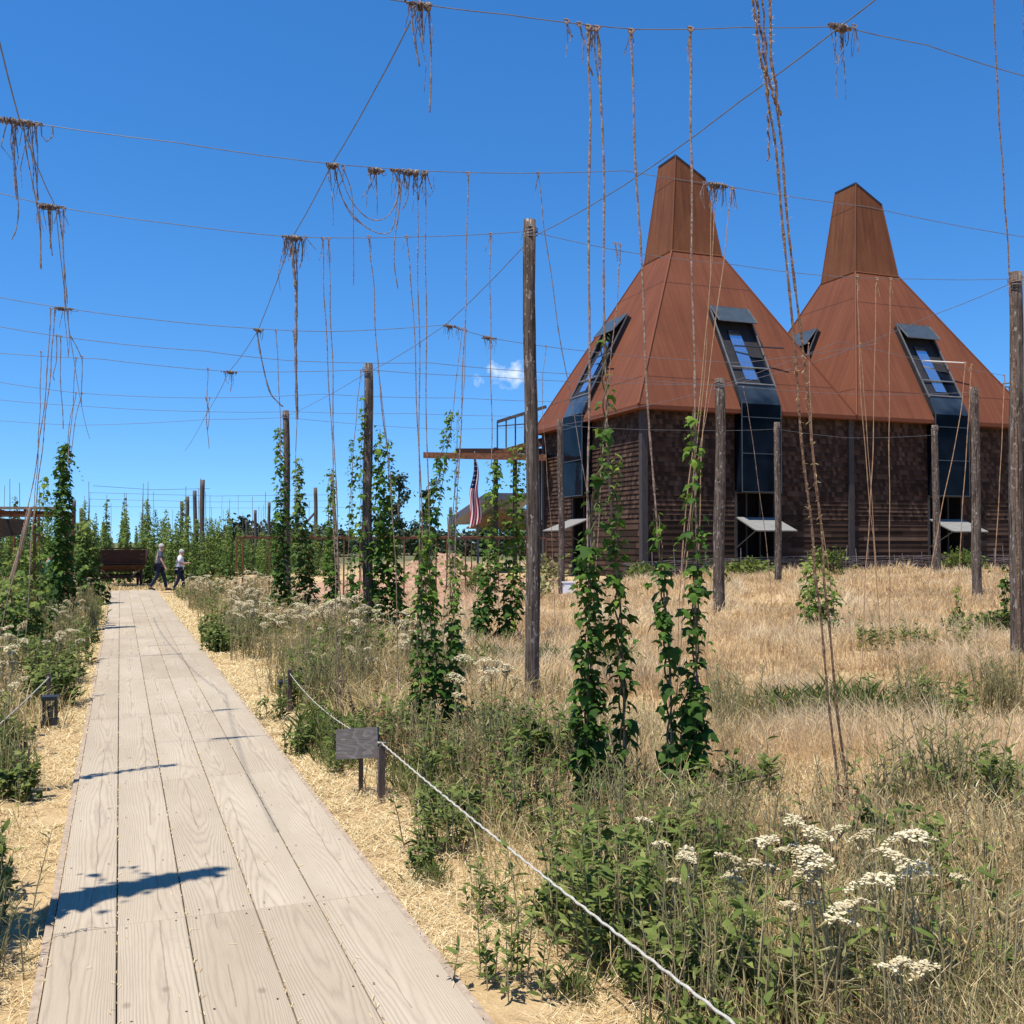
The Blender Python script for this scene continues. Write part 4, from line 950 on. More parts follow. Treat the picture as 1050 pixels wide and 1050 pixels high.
# ================================================================== HOP VINES
def vine(label, path, rb, n, leaf, far=False, k=2.0, rtop=.05, mat='hop', group='hop vines climbing the twine', top_light=.55, tmpl=None, name='hop_vine'):
    P = np.array([tuple(p) for p in path]); o = P[0].copy(); Q = smoothpath(P, 60) - o; L = len(Q) - 1
    rr = np.random.default_rng(abs(hash(label)) % 9999 if False else sum(map(ord, label)))
    # leaves sit in nodes up the stem (pairs), denser low down
    h = rr.beta(1, k, n); h = np.where(rr.random(n) < .25, rr.random(n), h)
    idx = np.clip((h * L).astype(int), 0, L - 1); base = Q[idx] + (Q[idx + 1] - Q[idx]) * (h * L - idx)[:, None]
    lump = .75 + .5 * vnoise(h * 14 + 3, h * 0 + rr.random() * 50, 1.0, int(rr.integers(1000)))
    rad = (rtop + (rb - rtop) * (1 - h) ** .9) * lump
    az = rr.uniform(0, 2 * np.pi, n); rfrac = np.sqrt(rr.random(n)) * .95 + .1
    out = np.stack([np.cos(az), np.sin(az), np.zeros(n)], 1)
    pos = base + out * (rad * rfrac)[:, None]; pos[:, 2] += rr.normal(0, .03, n)
    pos[:, 2] = np.maximum(pos[:, 2], .03)
    dirs = out * rr.uniform(.5, 1.1, (n, 1)) + np.array([0, 0, -1.0]) * rr.uniform(.1, 1.2, (n, 1)) + rr.normal(0, .25, (n, 3))
    ups = out * .65 + np.array([0, 0, 1.0]) + rr.normal(0, .3, (n, 3))
    size = leaf * np.clip(rr.lognormal(-.12, .38, n), .35, 1.75) * (1 - .45 * h)
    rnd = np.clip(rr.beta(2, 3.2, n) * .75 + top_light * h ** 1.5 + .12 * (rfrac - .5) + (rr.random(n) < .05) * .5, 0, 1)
    if not far:                                             # side shoots that leave the column and droop
        for _ in range(max(3, n // 45)):
            i0 = int(rr.beta(1, 1.4) * (L - 1)); a = rr.uniform(0, 6.28); m_ = int(rr.integers(5, 10)); f = np.linspace(.2, 1, m_); ln = min(.42, rb * rr.uniform(1.2, 2.6))
            q = Q[i0] + np.stack([np.cos(a) * ln * f, np.sin(a) * ln * f, ln * (.5 * f - 1.5 * f ** 2)], 1) + rr.normal(0, .012, (m_, 3)); q[:, 2] = np.maximum(q[:, 2], .03)
            pos = np.concatenate([pos, q]); o_ = np.stack([np.full(m_, np.cos(a)), np.full(m_, np.sin(a)), np.full(m_, -.5)], 1)
            dirs = np.concatenate([dirs, o_ + rr.normal(0, .5, (m_, 3))]); ups = np.concatenate([ups, np.array([0, 0, 1.]) + rr.normal(0, .4, (m_, 3))])
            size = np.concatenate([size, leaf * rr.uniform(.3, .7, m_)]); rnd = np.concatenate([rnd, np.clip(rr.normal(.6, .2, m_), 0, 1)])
    root = thing(name, label, 'vine', o, 0, group)
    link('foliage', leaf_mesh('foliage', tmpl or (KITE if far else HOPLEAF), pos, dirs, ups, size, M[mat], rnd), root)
    # twining stems
    mb = MB()
    for s in range(1 if far else 2):
        a = s * 3.1; pth = [(Vector(q) + Vector((.02 * math.cos(i * .55 + a), .02 * math.sin(i * .55 + a), 0))) for i, q in enumerate(Q)]; mb.tube(pth, [.009 * (1 - .6 * i / len(pth)) for i in range(len(pth))], 4)
    link('stem', mb.mesh('stem', M['vine_stem']), root)
    return root
def vt(k, pts):          # vine in the plane of cross wire k, first point drops to the ground
    P = [pt_t(px, py, TT[k]) for px, py in pts]; P[0].z = gzf(P[0].x, P[0].y); return P
def vy(y, pts):
    P = [pt_y(px, py, y) for px, py in pts]; P[0].z = gzf(P[0].x, P[0].y); return P
# nearest group, right of the tallest pole
vine('bushiest of the near vines, leftmost, a thick dark column right of the tallest pole', vt(1, [(602, 830), (603, 700), (603, 562)]), .085, 560, .088, k=1.05, rtop=.10, top_light=.35)
vine('sparse light vine spiralling up the twine above the bushy column', vt(1, [(606, 560), (616, 500), (622, 440), (620, 330)])[:1] + vt(1, [(606, 560), (616, 500), (622, 440), (620, 330)])[1:] if False else [pt_t(q[0], q[1], TT[1]) for q in ((604, 575), (612, 500), (621, 440), (619, 345))], .085, 52, .085, k=1.0, rtop=.04, top_light=.45)
vine('slender vine between the bushy column and the pair on its right', vt(1, [(641, 828), (637, 700), (632, 590), (630, 470)]), .07, 260, .085, k=1.25, rtop=.05)
vine('thin gappy vine third from the left in the near group', vt(1, [(690, 830), (685, 700), (681, 610), (672, 520)]), .06, 150, .09, k=1.2, rtop=.05)
vine('full vine at the right end of the near group, reaching highest', vt(1, [(711, 838), (713, 720), (713, 580), (711, 420)]), .09, 340, .092, k=1.5, rtop=.05)
vine('low tangle of vine leaves between the two right near vines', vt(1, [(698, 832), (700, 780), (702, 700)]), .10, 150, .088, k=1.0, rtop=.07)
# group left of the tallest pole
vine('leftmost of three thin vines just behind the plank sign', vt(2, [(428, 756), (430, 690), (431, 600), (434, 540)]), .075, 290, .085, k=1.3)
vine('middle of three thin vines just behind the plank sign', vt(2, [(445, 758), (446, 690), (443, 620), (442, 560)]), .075, 280, .085, k=1.4)
vine('rightmost of three thin vines just behind the plank sign', vt(2, [(465, 756), (464, 700), (465, 640), (467, 590)]), .075, 270, .085, k=1.3)
vine('pale vine leaning right and climbing high between pole and flag', vt(4, [(436, 640), (440, 560), (449, 490), (462, 420)]), .18, 360, .12, k=1.1, rtop=.06, top_light=.4)
vine('leafy vine leaning right, left of two beside the tallest pole', vt(4, [(486, 684), (497, 620), (503, 560), (507, 470)]), .21, 540, .125, k=1.0, rtop=.12, top_light=.4)
vine('leafy vine leaning right, nearest to the tallest pole on its left', vt(4, [(514, 676), (525, 610), (528, 540), (533, 455)]), .21, 540, .125, k=1.0, rtop=.14, top_light=.4)
vine('short low vine sprawling at the foot of the leaning pair', vt(4, [(470, 690), (462, 670), (452, 655)]), .22, 110, .13, k=1.0, rtop=.1)
vine('thick vine hugging the right side of the vine wrapped pole', vt(6, [(388, 660), (387, 590), (388, 520), (390, 440)]), .24, 640, .14, k=1.1, rtop=.09)
vine('airy vine on the left side of the vine wrapped pole', vt(6, [(374, 640), (371, 580), (370, 500), (372, 405)]), .17, 220, .13, k=1.0, rtop=.06)
vine('dark vine second right of the vine wrapped pole', vt(6, [(411, 655), (404, 600), (401, 540), (398, 450)]), .20, 520, .135, k=1.1, rtop=.07)
vine('vine column at the left of the pair beside the far dark pole', vy(26, [(289, 640), (288, 570), (288, 510), (286, 440)]), .27, 620, .15, k=1.0, rtop=.09)
vine('bright wide vine at the right of the pair beside the far dark pole', vy(27, [(313, 632), (311, 580), (308, 530), (306, 470)]), .33, 560, .17, k=1.2, rtop=.08, mat='hop_far')
vine('thin vine beside the slim leaning stake', vy(25, [(343, 655), (340, 600), (339, 540), (341, 480)]), .20, 430, .14, k=1.0, rtop=.08)
vine('sparse thin vine between the leaning stake and the vine wrapped pole', vy(24, [(361, 655), (360, 600), (361, 520), (360, 450)]), .15, 220, .13, k=1.0, rtop=.06)
vine('thin sparse vine before the earth mound', vy(23, [(463, 650), (463, 590), (466, 520), (470, 420)]), .16, 170, .12, k=.9, rtop=.06)
# left
vine('tall dark vine pyramid standing alone left of the wagon', vy(21, [(62, 650), (62, 590), (64, 520), (66, 455)]), .31, 1150, .14, k=1.0, rtop=.10, top_light=.3)
vine('thin sparse vine left of the tall dark pyramid', vy(20, [(40, 640), (42, 560), (46, 520), (44, 490)]), .13, 70, .14, k=.9, rtop=.08)
vine('bushy low vine at the left under the rusty frame', vy(17, [(15, 690), (14, 640), (12, 590)]), .75, 900, .15, k=1.0, rtop=.5, mat='hop_far')
vine('rounded green vine bush just left of the tall dark pyramid', vy(23, [(30, 640), (33, 600), (36, 560)]), .75, 900, .16, k=1.0, rtop=.4, mat='hop_far')
vine('yellow green vine bush between the dark pyramid and the wagon', vy(30, [(88, 610), (89, 575), (88, 535)]), .55, 760, .19, k=1.0, rtop=.25, mat='hop_far', top_light=.75)
vine('tall bare hop vine hanging just outside the left edge of the boardwalk', [Vector((-3.05, 4.52, gzf(-3.05, 4.52))), Vector((-3.05, 4.5, 1.5)), Vector((-3.05, 4.5, 3.0)), Vector((-3.05, 4.5, 5.1))], .26, 1000, .11, k=.8, rtop=.03)
vine('thin hop vine outside the left edge, further along the boardwalk', [Vector((-4.15, 7.2, gzf(-4.15, 7.2))), Vector((-4.15, 7.2, 2.5)), Vector((-4.15, 7.2, 5.1))], .06, 170, .08, k=1.0, rtop=.03)
# right field
vine('clump of vine below the two slanting ropes, at its middle', vy(19, [(838, 640), (836, 610), (834, 575)]), .32, 260, .14, k=.9, rtop=.22, mat='hop_far')
vine('narrow vine strand left under the clump by the slanting ropes', vy(18.4, [(829, 664), (828, 635), (830, 600)]), .10, 90, .12, k=.9, rtop=.12)
vine('narrow vine strand right under the clump by the slanting ropes', vy(18.2, [(857, 658), (855, 630), (851, 590)]), .12, 110, .12, k=.9, rtop=.14)
vine('small thin vine between the brown and silvery poles on the right', vy(20, [(979, 655), (981, 630), (982, 600)]), .09, 60, .12, k=.9, rtop=.05)
vine('small thin vine low beside the thick right pole', vy(18, [(1029, 650), (1031, 610), (1031, 580)]), .09, 60, .12, k=.9, rtop=.05)

# far hop field: six grown plants, copied along the rows
def far_field():
    protos = []
    for i in range(7):
        h = 2.5 + .36 * i; rb = .42 + .06 * (i % 3)
        v = vine(f'far hop plant {i}', [Vector((0, 0, 0)), Vector((.05, 0, h * .5)), Vector((0, .05, h))], rb, 460, .19, far=True, k=1.15, rtop=.07, mat='hop_far', name='far_hop_vine')
        protos.append(v)
    rr = random.Random(11); n = 0; used = set(); fg = 'hop vines in the far field'
    lab = lambda px: ('leafy far hop vine rising behind the wagon' if 100 < px < 154 else 'leafy far hop vine in the rows behind the two walkers' if 154 <= px < 215 else 'leafy far hop vine in the rows left of the wagon' if px <= 100 else 'leafy far hop vine in the rows beyond the rusty trellis')
    spots = []
    for e10 in np.arange(-14, 16, .95):
        t = 47.5 if e10 < 4 else 52
        while t < 92:
            x, y = et(e10 + rr.uniform(-.15, .15), t + rr.uniform(-.3, .3)); px = 525 + 1050 * x / y
            if -40 < px < 345 and rr.random() < .9: spots.append((x, y, px))
            t += 2.1 if t < 62 else 4.6
    for e10 in (-10.5, -9, -7.5, -6, -4.5):
        for t in (30, 33, 36, 39.5, 43):
            x, y = et(e10 + rr.uniform(-.2, .2), t); px = 525 + 1050 * x / y
            if -40 < px < 98: spots.append((x, y, px))
    rr.shuffle(spots); spots = sorted(spots, key=lambda s: s[1])[:285]
    for i, (x, y, px) in enumerate(spots):
        p = protos[rr.randrange(7)]; s = rr.uniform(.62, .92) * (.8 if px > 235 else 1.0)
        if y < 46: s *= .75
        if id(p) not in used: used.add(id(p)); p.location = (x, y, gzf(x, y)); p.rotation_euler = (0, 0, rr.uniform(0, 6)); p.scale = (s, s, s); p['label'] = lab(px); p['group'] = fg; o = p
        else: o = clone(p, (x, y, gzf(x, y)), rr.uniform(0, 6), s, lab(px), fg)
    # thin strings standing over the far rows
    st = MB().tube([(0, 0, 2), (.04, 0, 3.6), (0, 0, 5.1)], .014, 4).mesh('far_twine', M['twine_grey'])
    for i in range(70):
        x, y, px = spots[rr.randrange(len(spots))]
        if y < 46: continue
        tag(link('far_twine', st, None, (x, y, rr.uniform(-.9, 0.1)), rr.uniform(0, 6)), 'fine twine hanging above the ' + ('far rows behind the wagon' if px < 154 else 'far rows behind the walkers' if px < 215 else 'far rows beyond the trellis'), 'twine', 'fine twine over the far rows')
    for i, (y, a, b) in enumerate(((58, 95, 215), (66, 90, 345), (76, 90, 345), (90, 60, 420))):
        A, C = pt_y(a, 556, y), pt_y(b, 556, y + 3); A.z = C.z = 5.0
        tag(MB().tube([A, (A + C) / 2 - Vector((0, 0, .15)), C], .014, 4).build('trellis_wire', M['wire']), f'{ORD[i]} fine cross wire over the far rows, counted from the near side', 'wire', 'overhead trellis wires')
far_field()

# ================================================================== TREES
def tree(name, label, px, y, h, w, nl, leaf, slim=False, seed=0, group=None, mat='treeleaf', trunkf=.35):
    p = ground_at(px, y); rr = np.random.default_rng(seed); root = thing(name, label, 'tree', p, 0, group)
    mb = MB(); mb.tube([(0, 0, -.2), (.1, 0, h * .3), (-.1, .1, h * .62), (.05, 0, h * .9)], [h * .022, h * .018, h * .012, h * .004], 8)
    cl = []
    for i in range(16 if slim else 26):
        a = rr.uniform(0, 6.28); z = h * rr.uniform(trunkf, .97); f = (z / h - trunkf) / (1 - trunkf)
        prof = (math.sin(math.pi * min(1, .16 + .84 * f)) ** .7) if not slim else (.55 + .45 * math.sin(f * 9 + seed))
        q = np.array([math.cos(a) * w * prof * rr.uniform(.2, .95), math.sin(a) * w * prof * rr.uniform(.2, .95), z]); cl.append((q, w * rr.uniform(.22, .42)))
        mb.tube([(0, 0, z * .78), (q[0] * .5, q[1] * .5, z * .9), tuple(q)], [h * .008, h * .005, h * .002], 5)
    mb.build('trunk', M['bark'], root)
    per = nl // len(cl); pos = np.concatenate([c + rr.normal(0, 1, (per, 3)) * r * np.array([.55, .55, .42]) for c, r in cl]); n = len(pos)
    d = rr.normal(size=(n, 3)); u = rr.normal(0, .6, (n, 3)) + np.array([0, 0, 1])
    link('crown', leaf_mesh('crown', KITE, pos, d, u, leaf * rr.uniform(.6, 1.3, n), M[mat], np.clip(rr.beta(2, 3, n), 0, 1)), root)
    return root
tree('gum_tree', 'taller slim dark tree on the horizon, right of the vine wrapped pole', 409, 105, 8.4, 1.75, 900, .36, True, 3, trunkf=.15)
tree('gum_tree', 'shorter slim dark tree on the horizon, left of the flag', 437, 108, 7.9, 1.25, 700, .36, True, 5, trunkf=.12)
tree('gum_tree', 'low grey tree between vine wrapped pole and slim horizon trees', 394, 112, 5.4, 1.8, 600, .36, True, 8, trunkf=.12)
rr = random.Random(5)
TL = ['low dark hedge tree on the horizon, %s of those beyond the rusty trellis']
b0 = tree('hedge_tree', 'low dark hedge tree on the horizon beyond the rusty trellis', 250, 118, 4.0, 3.4, 900, .6, seed=21, group='hedge trees on the horizon', trunkf=.05)
b1 = tree('hedge_tree', 'low dark hedge tree on the horizon beyond the rusty trellis', 285, 125, 3.6, 4.0, 900, .6, seed=22, group='hedge trees on the horizon', trunkf=.05)
for i, px in enumerate(range(225, 575, 17)):
    y = rr.uniform(95, 130); p = ground_at(px, y); s = rr.uniform(.45, .75)
    clone((b0, b1)[i % 2], p, rr.uniform(0, 6), s)
# shrubs at the foot of the towers
def shrub(label, px, y, w, h, n, leaf, seed, mat='greengrass', tmpl=None, name='shrub', group=None):
    p = ground_at(px, y); r_ = np.random.default_rng(seed); root = thing(name, label, 'shrub', p, 0, group)
    c = [(np.array([r_.uniform(-w, w) * .7, r_.uniform(-w, w) * .5, h * r_.uniform(.15, .85)]), r_.uniform(.25, .45)) for _ in range(12)]
    per = n // 12; pos = np.concatenate([q + r_.normal(0, 1, (per, 3)) * s * np.array([w * .6, w * .5, h * .45]) for q, s in c]); pos[:, 2] = np.abs(pos[:, 2]) + .02; m = len(pos)
    d = unit(pos + np.array([0, 0, .2])) + r_.normal(0, .5, (m, 3))
    link('foliage', leaf_mesh('foliage', tmpl or KITE, pos, d, r_.normal(0, .6, (m, 3)) + np.array([0, 0, 1]), leaf * r_.uniform(.6, 1.3, m), M[mat], r_.beta(2, 2.6, m)), root)
    mb = MB()
    for q, s in c: mb.tube([(0, 0, -.05), tuple(q * .6), tuple(q)], [.02, .014, .005], 4)
    mb.build('stem', M['bark'], root); return root
shrub('green shrub at the wall foot left of the front hatch', 770, 38.5, .9, .75, 420, .16, 1)
shrub('grey green shrub under the open hatch', 742, 40, .7, .5, 260, .15, 2, 'greyweed')
shrub('round green shrub at the foot of the pole before the right hatch', 990, 40, .85, .95, 480, .16, 3)
shrub('green shrub at the corner of the towers', 842, 39, .95, 1.0, 480, .16, 4)
shrub('grey bush at the foot of the left wall beside the white box', 560, 36, .9, 1.0, 420, .14, 5, 'greyweed')
shrub('green shrub in front of the earth mound', 487, 35, .95, 1.3, 480, .16, 6)
shrub('grey shrub between the tallest pole and the white box', 552, 30, .5, .6, 200, .13, 7, 'greyweed')
shrub('low shrub against the front wall between the near vines', 665, 38, .8, .7, 300, .15, 8)

# ================================================================== RUSTY TRELLIS, WAGON, PEOPLE
def trellis(label, e0, e1, t, top, tsp, n, name='steel_trellis', extra=None):
    x, y = et((e0 + e1) / 2, t); zb = gzf(x, y); root = thing(name, label, 'trellis', (x, y, zb)); c = Vector((x, y, zb)); r_ = random.Random(int(e0 * 9))
    for j, tt in enumerate((t, t + tsp)):
        a, b = et(e0, tt), et(e1, tt)
        MB().beam(Vector((*a, top)) - c, Vector((*b, top)) - c, .05, .07).build('rail', M['rust_steel'], root)
        for i in range(n):
            e = e0 + (e1 - e0) * (i + (.15 * r_.uniform(-1, 1) if 0 < i < n - 1 else 0)) / (n - 1); p = et(e, tt); z = gzf(*p)
            MB().beam(Vector((*p, z - .1)) - c, Vector((*p, top - .036)) - c, .045, .045, up=(0, 1, 0)).build('post', M['rust_steel'], root)
    for i in range(n):
        e = e0 + (e1 - e0) * (i + .35) / n; a, b = et(e, t), et(e, t + tsp); MB().beam(Vector((*a, top + .055)) - c, Vector((*b, top + .055)) - c, .04, .035).build('cross_bar', M['rust_steel'], root)
    return root, c
x, y = pt_y(249, 552, 33).xy; e_ = x * E[0] + y * E[1]; t_ = x * B[0] + y * B[1]
trellis('long low trellis frame of rusty steel crossing behind the vines', e_, e_ + 10.6, t_, 1.95, 1.9, 11)
x, y = pt_y(-40, 552, 21).xy; e2 = x * E[0] + y * E[1]; t2 = x * B[0] + y * B[1]
tr2, c2 = trellis('taller rusty frame at the far left edge behind green bushes', e2, e2 + 2.0, t2, 2.42, 2.6, 4)
mb = MB(); a, b = et(e2 - .3, t2 - .1), et(e2 + 2.1, t2 - .1); mb.beam(Vector((*a, 2.5)) - c2, Vector((*b, 2.52)) - c2, .22, .05); mb.build('plank', M['stickwood'], tr2)
mb = MB(); a, b = et(e2 - .2, t2 + 1.2), et(e2 + 1.15, t2 + 1.2)
q = [Vector((*a, 2.35)) - c2, Vector((*b, 2.3)) - c2, Vector((*b, 2.0)) - c2, Vector((*a, 1.75)) - c2]; d = Vector((*B, 0)) * .05
mb.add(q + [p + d for p in q], [(0, 1, 2, 3), (7, 6, 5, 4), (0, 4, 5, 1), (1, 5, 6, 2), (2, 6, 7, 3), (3, 7, 4, 0)]); mb.build('screen', M['iron'], tr2)

M['oldwood2'] = noisy('worn_wood', [(.3, (.09, .06, .045)), (.7, (.19, .14, .11))], (1, 1, 6), 5, .9)
def wagon():
    c = ground_at(124, 42.5); root = thing('hop_wagon', 'old dark red wooden wagon parked beyond the end of the boardwalk', 'wagon', c, math.atan2(E[1], E[0]) + .05)
    zf, wd, ln, hb = .95, 1.9, 3.2, .55
    mb = MB(); mb.box((0, ln / 2, zf), (wd, ln, .07)); mb.build('floor', M['oldwood'], root)
    def panel(name, a, b, z0, z1, lean):
        m = MB(); a, b = Vector(a), Vector(b); k = 3
        dirn = (b - a).normalized(); nrm = Vector((dirn.y, -dirn.x, 0))
        for i in range(k):
            f0, f1 = i / k, (i + 1) / k - .02; o0, o1 = nrm * lean * f0, nrm * lean * f1
            q = [a + o0 + Vector((0, 0, z0 + (z1 - z0) * f0)), b + o0 + Vector((0, 0, z0 + (z1 - z0) * f0)), b + o1 + Vector((0, 0, z0 + (z1 - z0) * f1)), a + o1 + Vector((0, 0, z0 + (z1 - z0) * f1))]
            t = nrm * .04; m.add(q + [p + t for p in q], [(0, 1, 2, 3), (7, 6, 5, 4), (0, 4, 5, 1), (1, 5, 6, 2), (2, 6, 7, 3), (3, 7, 4, 0)])
        return m.build(name, M['oldwood'], root)
    tb = panel('tailboard', (-wd / 2, 0, 0), (wd / 2, 0, 0), zf + .04, zf + .62, .05)
    panel('side_panel', (-wd / 2, ln, 0), (-wd / 2, .03, 0), zf + .04, zf + .6, .12); panel('side_panel', (wd / 2, .03, 0), (wd / 2, ln, 0), zf + .04, zf + .6, .12); panel('headboard', (wd / 2, ln, 0), (-wd / 2, ln, 0), zf + .04, zf + .6, .02)
    MB().box((0, -.06, zf + .66), (wd + .1, .06, .05)).build('top_rail', M['oldwood'], tb)
    ch = panel('chute_board', (-wd / 2 + .05, -.06, 0), (wd / 2 - .05, -.06, 0), zf - .2, zf - .03, .18)
    m = MB(); m.beam((-.35, .1, zf - .12), (-.35, ln, zf - .12), .1, .16); m.beam((.35, .1, zf - .12), (.35, ln, zf - .12), .1, .16); m.build('chassis_beam', M['oldwood'], root)
    for yy in (.55, ln - .6):
        m = MB(); m.beam((-.95, yy, .42), (.95, yy, .42), .1, .12); m.beam((-.6, yy, zf - .25), (.6, yy, zf - .25), .1, .14); m.build('axle', M['iron'], root)
        for s in (-1, 1):
            wh = MB(); r = .42; cx = s * .82
            ring = [(cx, yy + r * math.cos(a), .42 + r * math.sin(a)) for a in np.linspace(0, 2 * math.pi, 25)]; wh.tube(ring, .04, 6)
            wo = wh.build('wheel', M['iron'], root)
            sp = MB()
            for a in np.linspace(0, 2 * math.pi, 11)[:-1]: sp.tube([(cx, yy, .42), (cx, yy + r * math.cos(a), .42 + r * math.sin(a))], .022, 5)
            sp.build('spoke', M['oldwood'], wo)
            MB().tube([(cx - .1, yy, .42), (cx + .1, yy, .42)], .08, 10).build('hub', M['iron'], wo)
    for s in (-1, 1): MB().beam((s * .85, 0, zf - .1), (s * .45, .3, .45), .06, .05).build('brace', M['oldwood2'], root)
    m = MB(); m.box((-.25, .5, zf + .72), (.5, .4, .2)); m.build('crate', M['stickwood'], root) if False else None
wagon()

def skin_mesh(name, V, Ed, Rd, mat, parent, sub=2):
    me = bpy.data.meshes.new(name + '_sk'); me.from_pydata([tuple(v) for v in V], Ed, []); o = bpy.data.objects.new(name + '_sk', me); COL.objects.link(o)
    o.modifiers.new('s', 'SKIN'); sd = o.modifiers.new('u', 'SUBSURF'); sd.levels = sub; sd.render_levels = sub
    for i, r in enumerate(Rd): me.skin_vertices[0].data[i].radius = (r, r) if not isinstance(r, tuple) else r
    me.skin_vertices[0].data[0].use_root = True
    dg = bpy.context.evaluated_depsgraph_get(); nm = bpy.data.meshes.new_from_object(o.evaluated_get(dg)); nm.name = name
    bpy.data.objects.remove(o); nm.materials.clear(); nm.materials.append(mat)
    nm.polygons.foreach_set('use_smooth', np.ones(len(nm.polygons), bool)); return link(name, nm, parent)
def person(label, loc, rz, h, shirt, stride, arm, hairlen, cat='person'):
    """faces +x; stride: half distance of the feet; arm: 'swing' or 'folded'"""
    root = thing('person', label, cat, loc, rz); s = h / 1.72; S = lambda *p: tuple(q * s for q in p)
    hip = .88; J = {}
    J['pel'] = S(0, 0, hip + .04); J['wst'] = S(.01, 0, 1.06); J['chs'] = S(.03, 0, 1.27); J['nck'] = S(.05, 0, 1.45); J['hd0'] = S(.075, 0, 1.53); J['hd1'] = S(.085, 0, 1.64)
    for sg, n in ((1, 'l'), (-1, 'r')):
        f = sg * stride
        J['hp' + n] = S(0, .085 * sg, hip); J['kn' + n] = S(f * .5 + .05, .09 * sg, .48 + (.02 if sg < 0 else 0)); J['an' + n] = S(f - (.06 if sg < 0 else 0), .085 * sg, .09 + (.05 if sg < 0 else 0)); J['to' + n] = S(f + .17 - (.06 if sg < 0 else 0), .1 * sg, .035)
        J['sh' + n] = S(.02, .18 * sg, 1.40)
        if arm == 'swing': J['el' + n] = S(-sg * .10, .24 * sg, 1.12); J['wr' + n] = S(-sg * .10 + .12, .23 * sg, .88); J['ha' + n] = S(-sg * .10 + .16, .23 * sg, .80)
        else: J['el' + n] = S(.03, .23 * sg, 1.12); J['wr' + n] = S(.25, .10 * sg, 1.14); J['ha' + n] = S(.33, .05 * sg, 1.17)
    ks = list(J); ix = {k: i for i, k in enumerate(ks)}
    rad = {'pel': .145, 'wst': .15, 'chs': .155, 'nck': .06, 'hd0': .08, 'hd1': .085}
    for n in 'lr': rad.update({'hp' + n: .085, 'kn' + n: .055, 'an' + n: .038, 'to' + n: .032, 'sh' + n: .055, 'el' + n: .04, 'wr' + n: .028, 'ha' + n: .034})
    ed = [('pel', 'wst'), ('wst', 'chs'), ('chs', 'nck'), ('nck', 'hd0'), ('hd0', 'hd1')]
    for n in 'lr': ed += [('pel', 'hp' + n), ('hp' + n, 'kn' + n), ('kn' + n, 'an' + n), ('an' + n, 'to' + n), ('chs', 'sh' + n), ('sh' + n, 'el' + n), ('el' + n, 'wr' + n), ('wr' + n, 'ha' + n)]
    V = [J[k] for k in ks] ; Rr = [rad[k] * s for k in ks]; Ed = [(ix[a], ix[b]) for a, b in ed]
    # nose and fingers as fine twigs of the same surface
    def twig(a, p, r): V.append(p); Rr.append(r * s); Ed.append((ix[a], len(V) - 1))
    twig('hd0', S(.185, 0, 1.555), .014)
    for n, sg in (('l', 1), ('r', -1)):
        hx, hy, hz = J['ha' + n]
        for q in range(4): twig('ha' + n, (hx + (.03 + .02 * q) * s * (1 if arm != 'swing' else .5), hy + (-.03 + .02 * q) * s, hz - (.09 - .008 * q) * s * (1 if arm == 'swing' else .4)), .008)
        twig('ha' + n, (hx + .05 * s, hy - sg * .03 * s, hz - .01 * s), .009)
    skin_mesh('body', V, Ed, Rr, M['skin'], root)
    def sub(name, keys, edges, extra, mat):
        kk = list(keys); ii = {k: i for i, k in enumerate(kk)}
        return skin_mesh(name, [J[k] for k in kk], [(ii[a], ii[b]) for a, b in edges], [(rad[k] + extra) * s for k in kk], M[mat], root)
    J['hem'] = S(0, 0, .86); rad['hem'] = .145; J['col'] = S(.045, 0, 1.44); rad['col'] = .06
    for n, sg in (('l', 1), ('r', -1)):
        a, b = Vector(J['sh' + n]), Vector(J['el' + n]); J['sl' + n] = tuple(a.lerp(b, .8)); rad['sl' + n] = .05
    sub('shirt', ['wst', 'hem', 'chs', 'col', 'shl', 'shr', 'sll', 'slr'], [('wst', 'hem'), ('wst', 'chs'), ('chs', 'col'), ('chs', 'shl'), ('chs', 'shr'), ('shl', 'sll'), ('shr', 'slr')], .022, shirt)
    sub('trousers', ['pel', 'hpl', 'hpr', 'knl', 'knr', 'anl', 'anr'], [('pel', 'hpl'), ('pel', 'hpr'), ('hpl', 'knl'), ('hpr', 'knr'), ('knl', 'anl'), ('knr', 'anr')], .02, 'trouser')
    for n in 'lr':
        a, t = Vector(J['an' + n]), Vector(J['to' + n]); skin_mesh('shoe', [a - Vector((.05 * s, 0, .045 * s)), a + (t - a) * .5 + Vector((0, 0, -.005)), t + Vector((.03, 0, .0))], [(0, 1), (1, 2)], [.045 * s, .046 * s, .034 * s], M['shoe'], root, 2)
    # hair cap: upper back of the skull
    hm = MB(); c = Vector(S(.078, 0, 1.60)); n1, n2 = 12, 7; vs = []; fs = []
    for i in range(n2 + 1):
        th = (math.pi * (.54 if hairlen == 'short' else .64)) * i / n2
        for j in range(n1):
            a = 2 * math.pi * j / n1; p = Vector((math.sin(th) * math.cos(a) * .106, math.sin(th) * math.sin(a) * .092, math.cos(th) * .118)); p = Matrix.Rotation(R(-32), 3, 'Y') @ p; vs.append(c + p * s)
    for i in range(n2):
        for j in range(n1): fs.append((i * n1 + j, (i + 1) * n1 + j, (i + 1) * n1 + (j + 1) % n1, i * n1 + (j + 1) % n1))
    hm.add(vs, fs); hm.build('hair', M['hair'], root, smooth=True)
    return root
p = pt_y(163, 604, 38.0); person('man in grey patterned shirt and dark trousers striding off the boardwalk end', (p.x, p.y, 0.005), R(12), 1.76, 'shirt_grey', .24, 'swing', 'short')
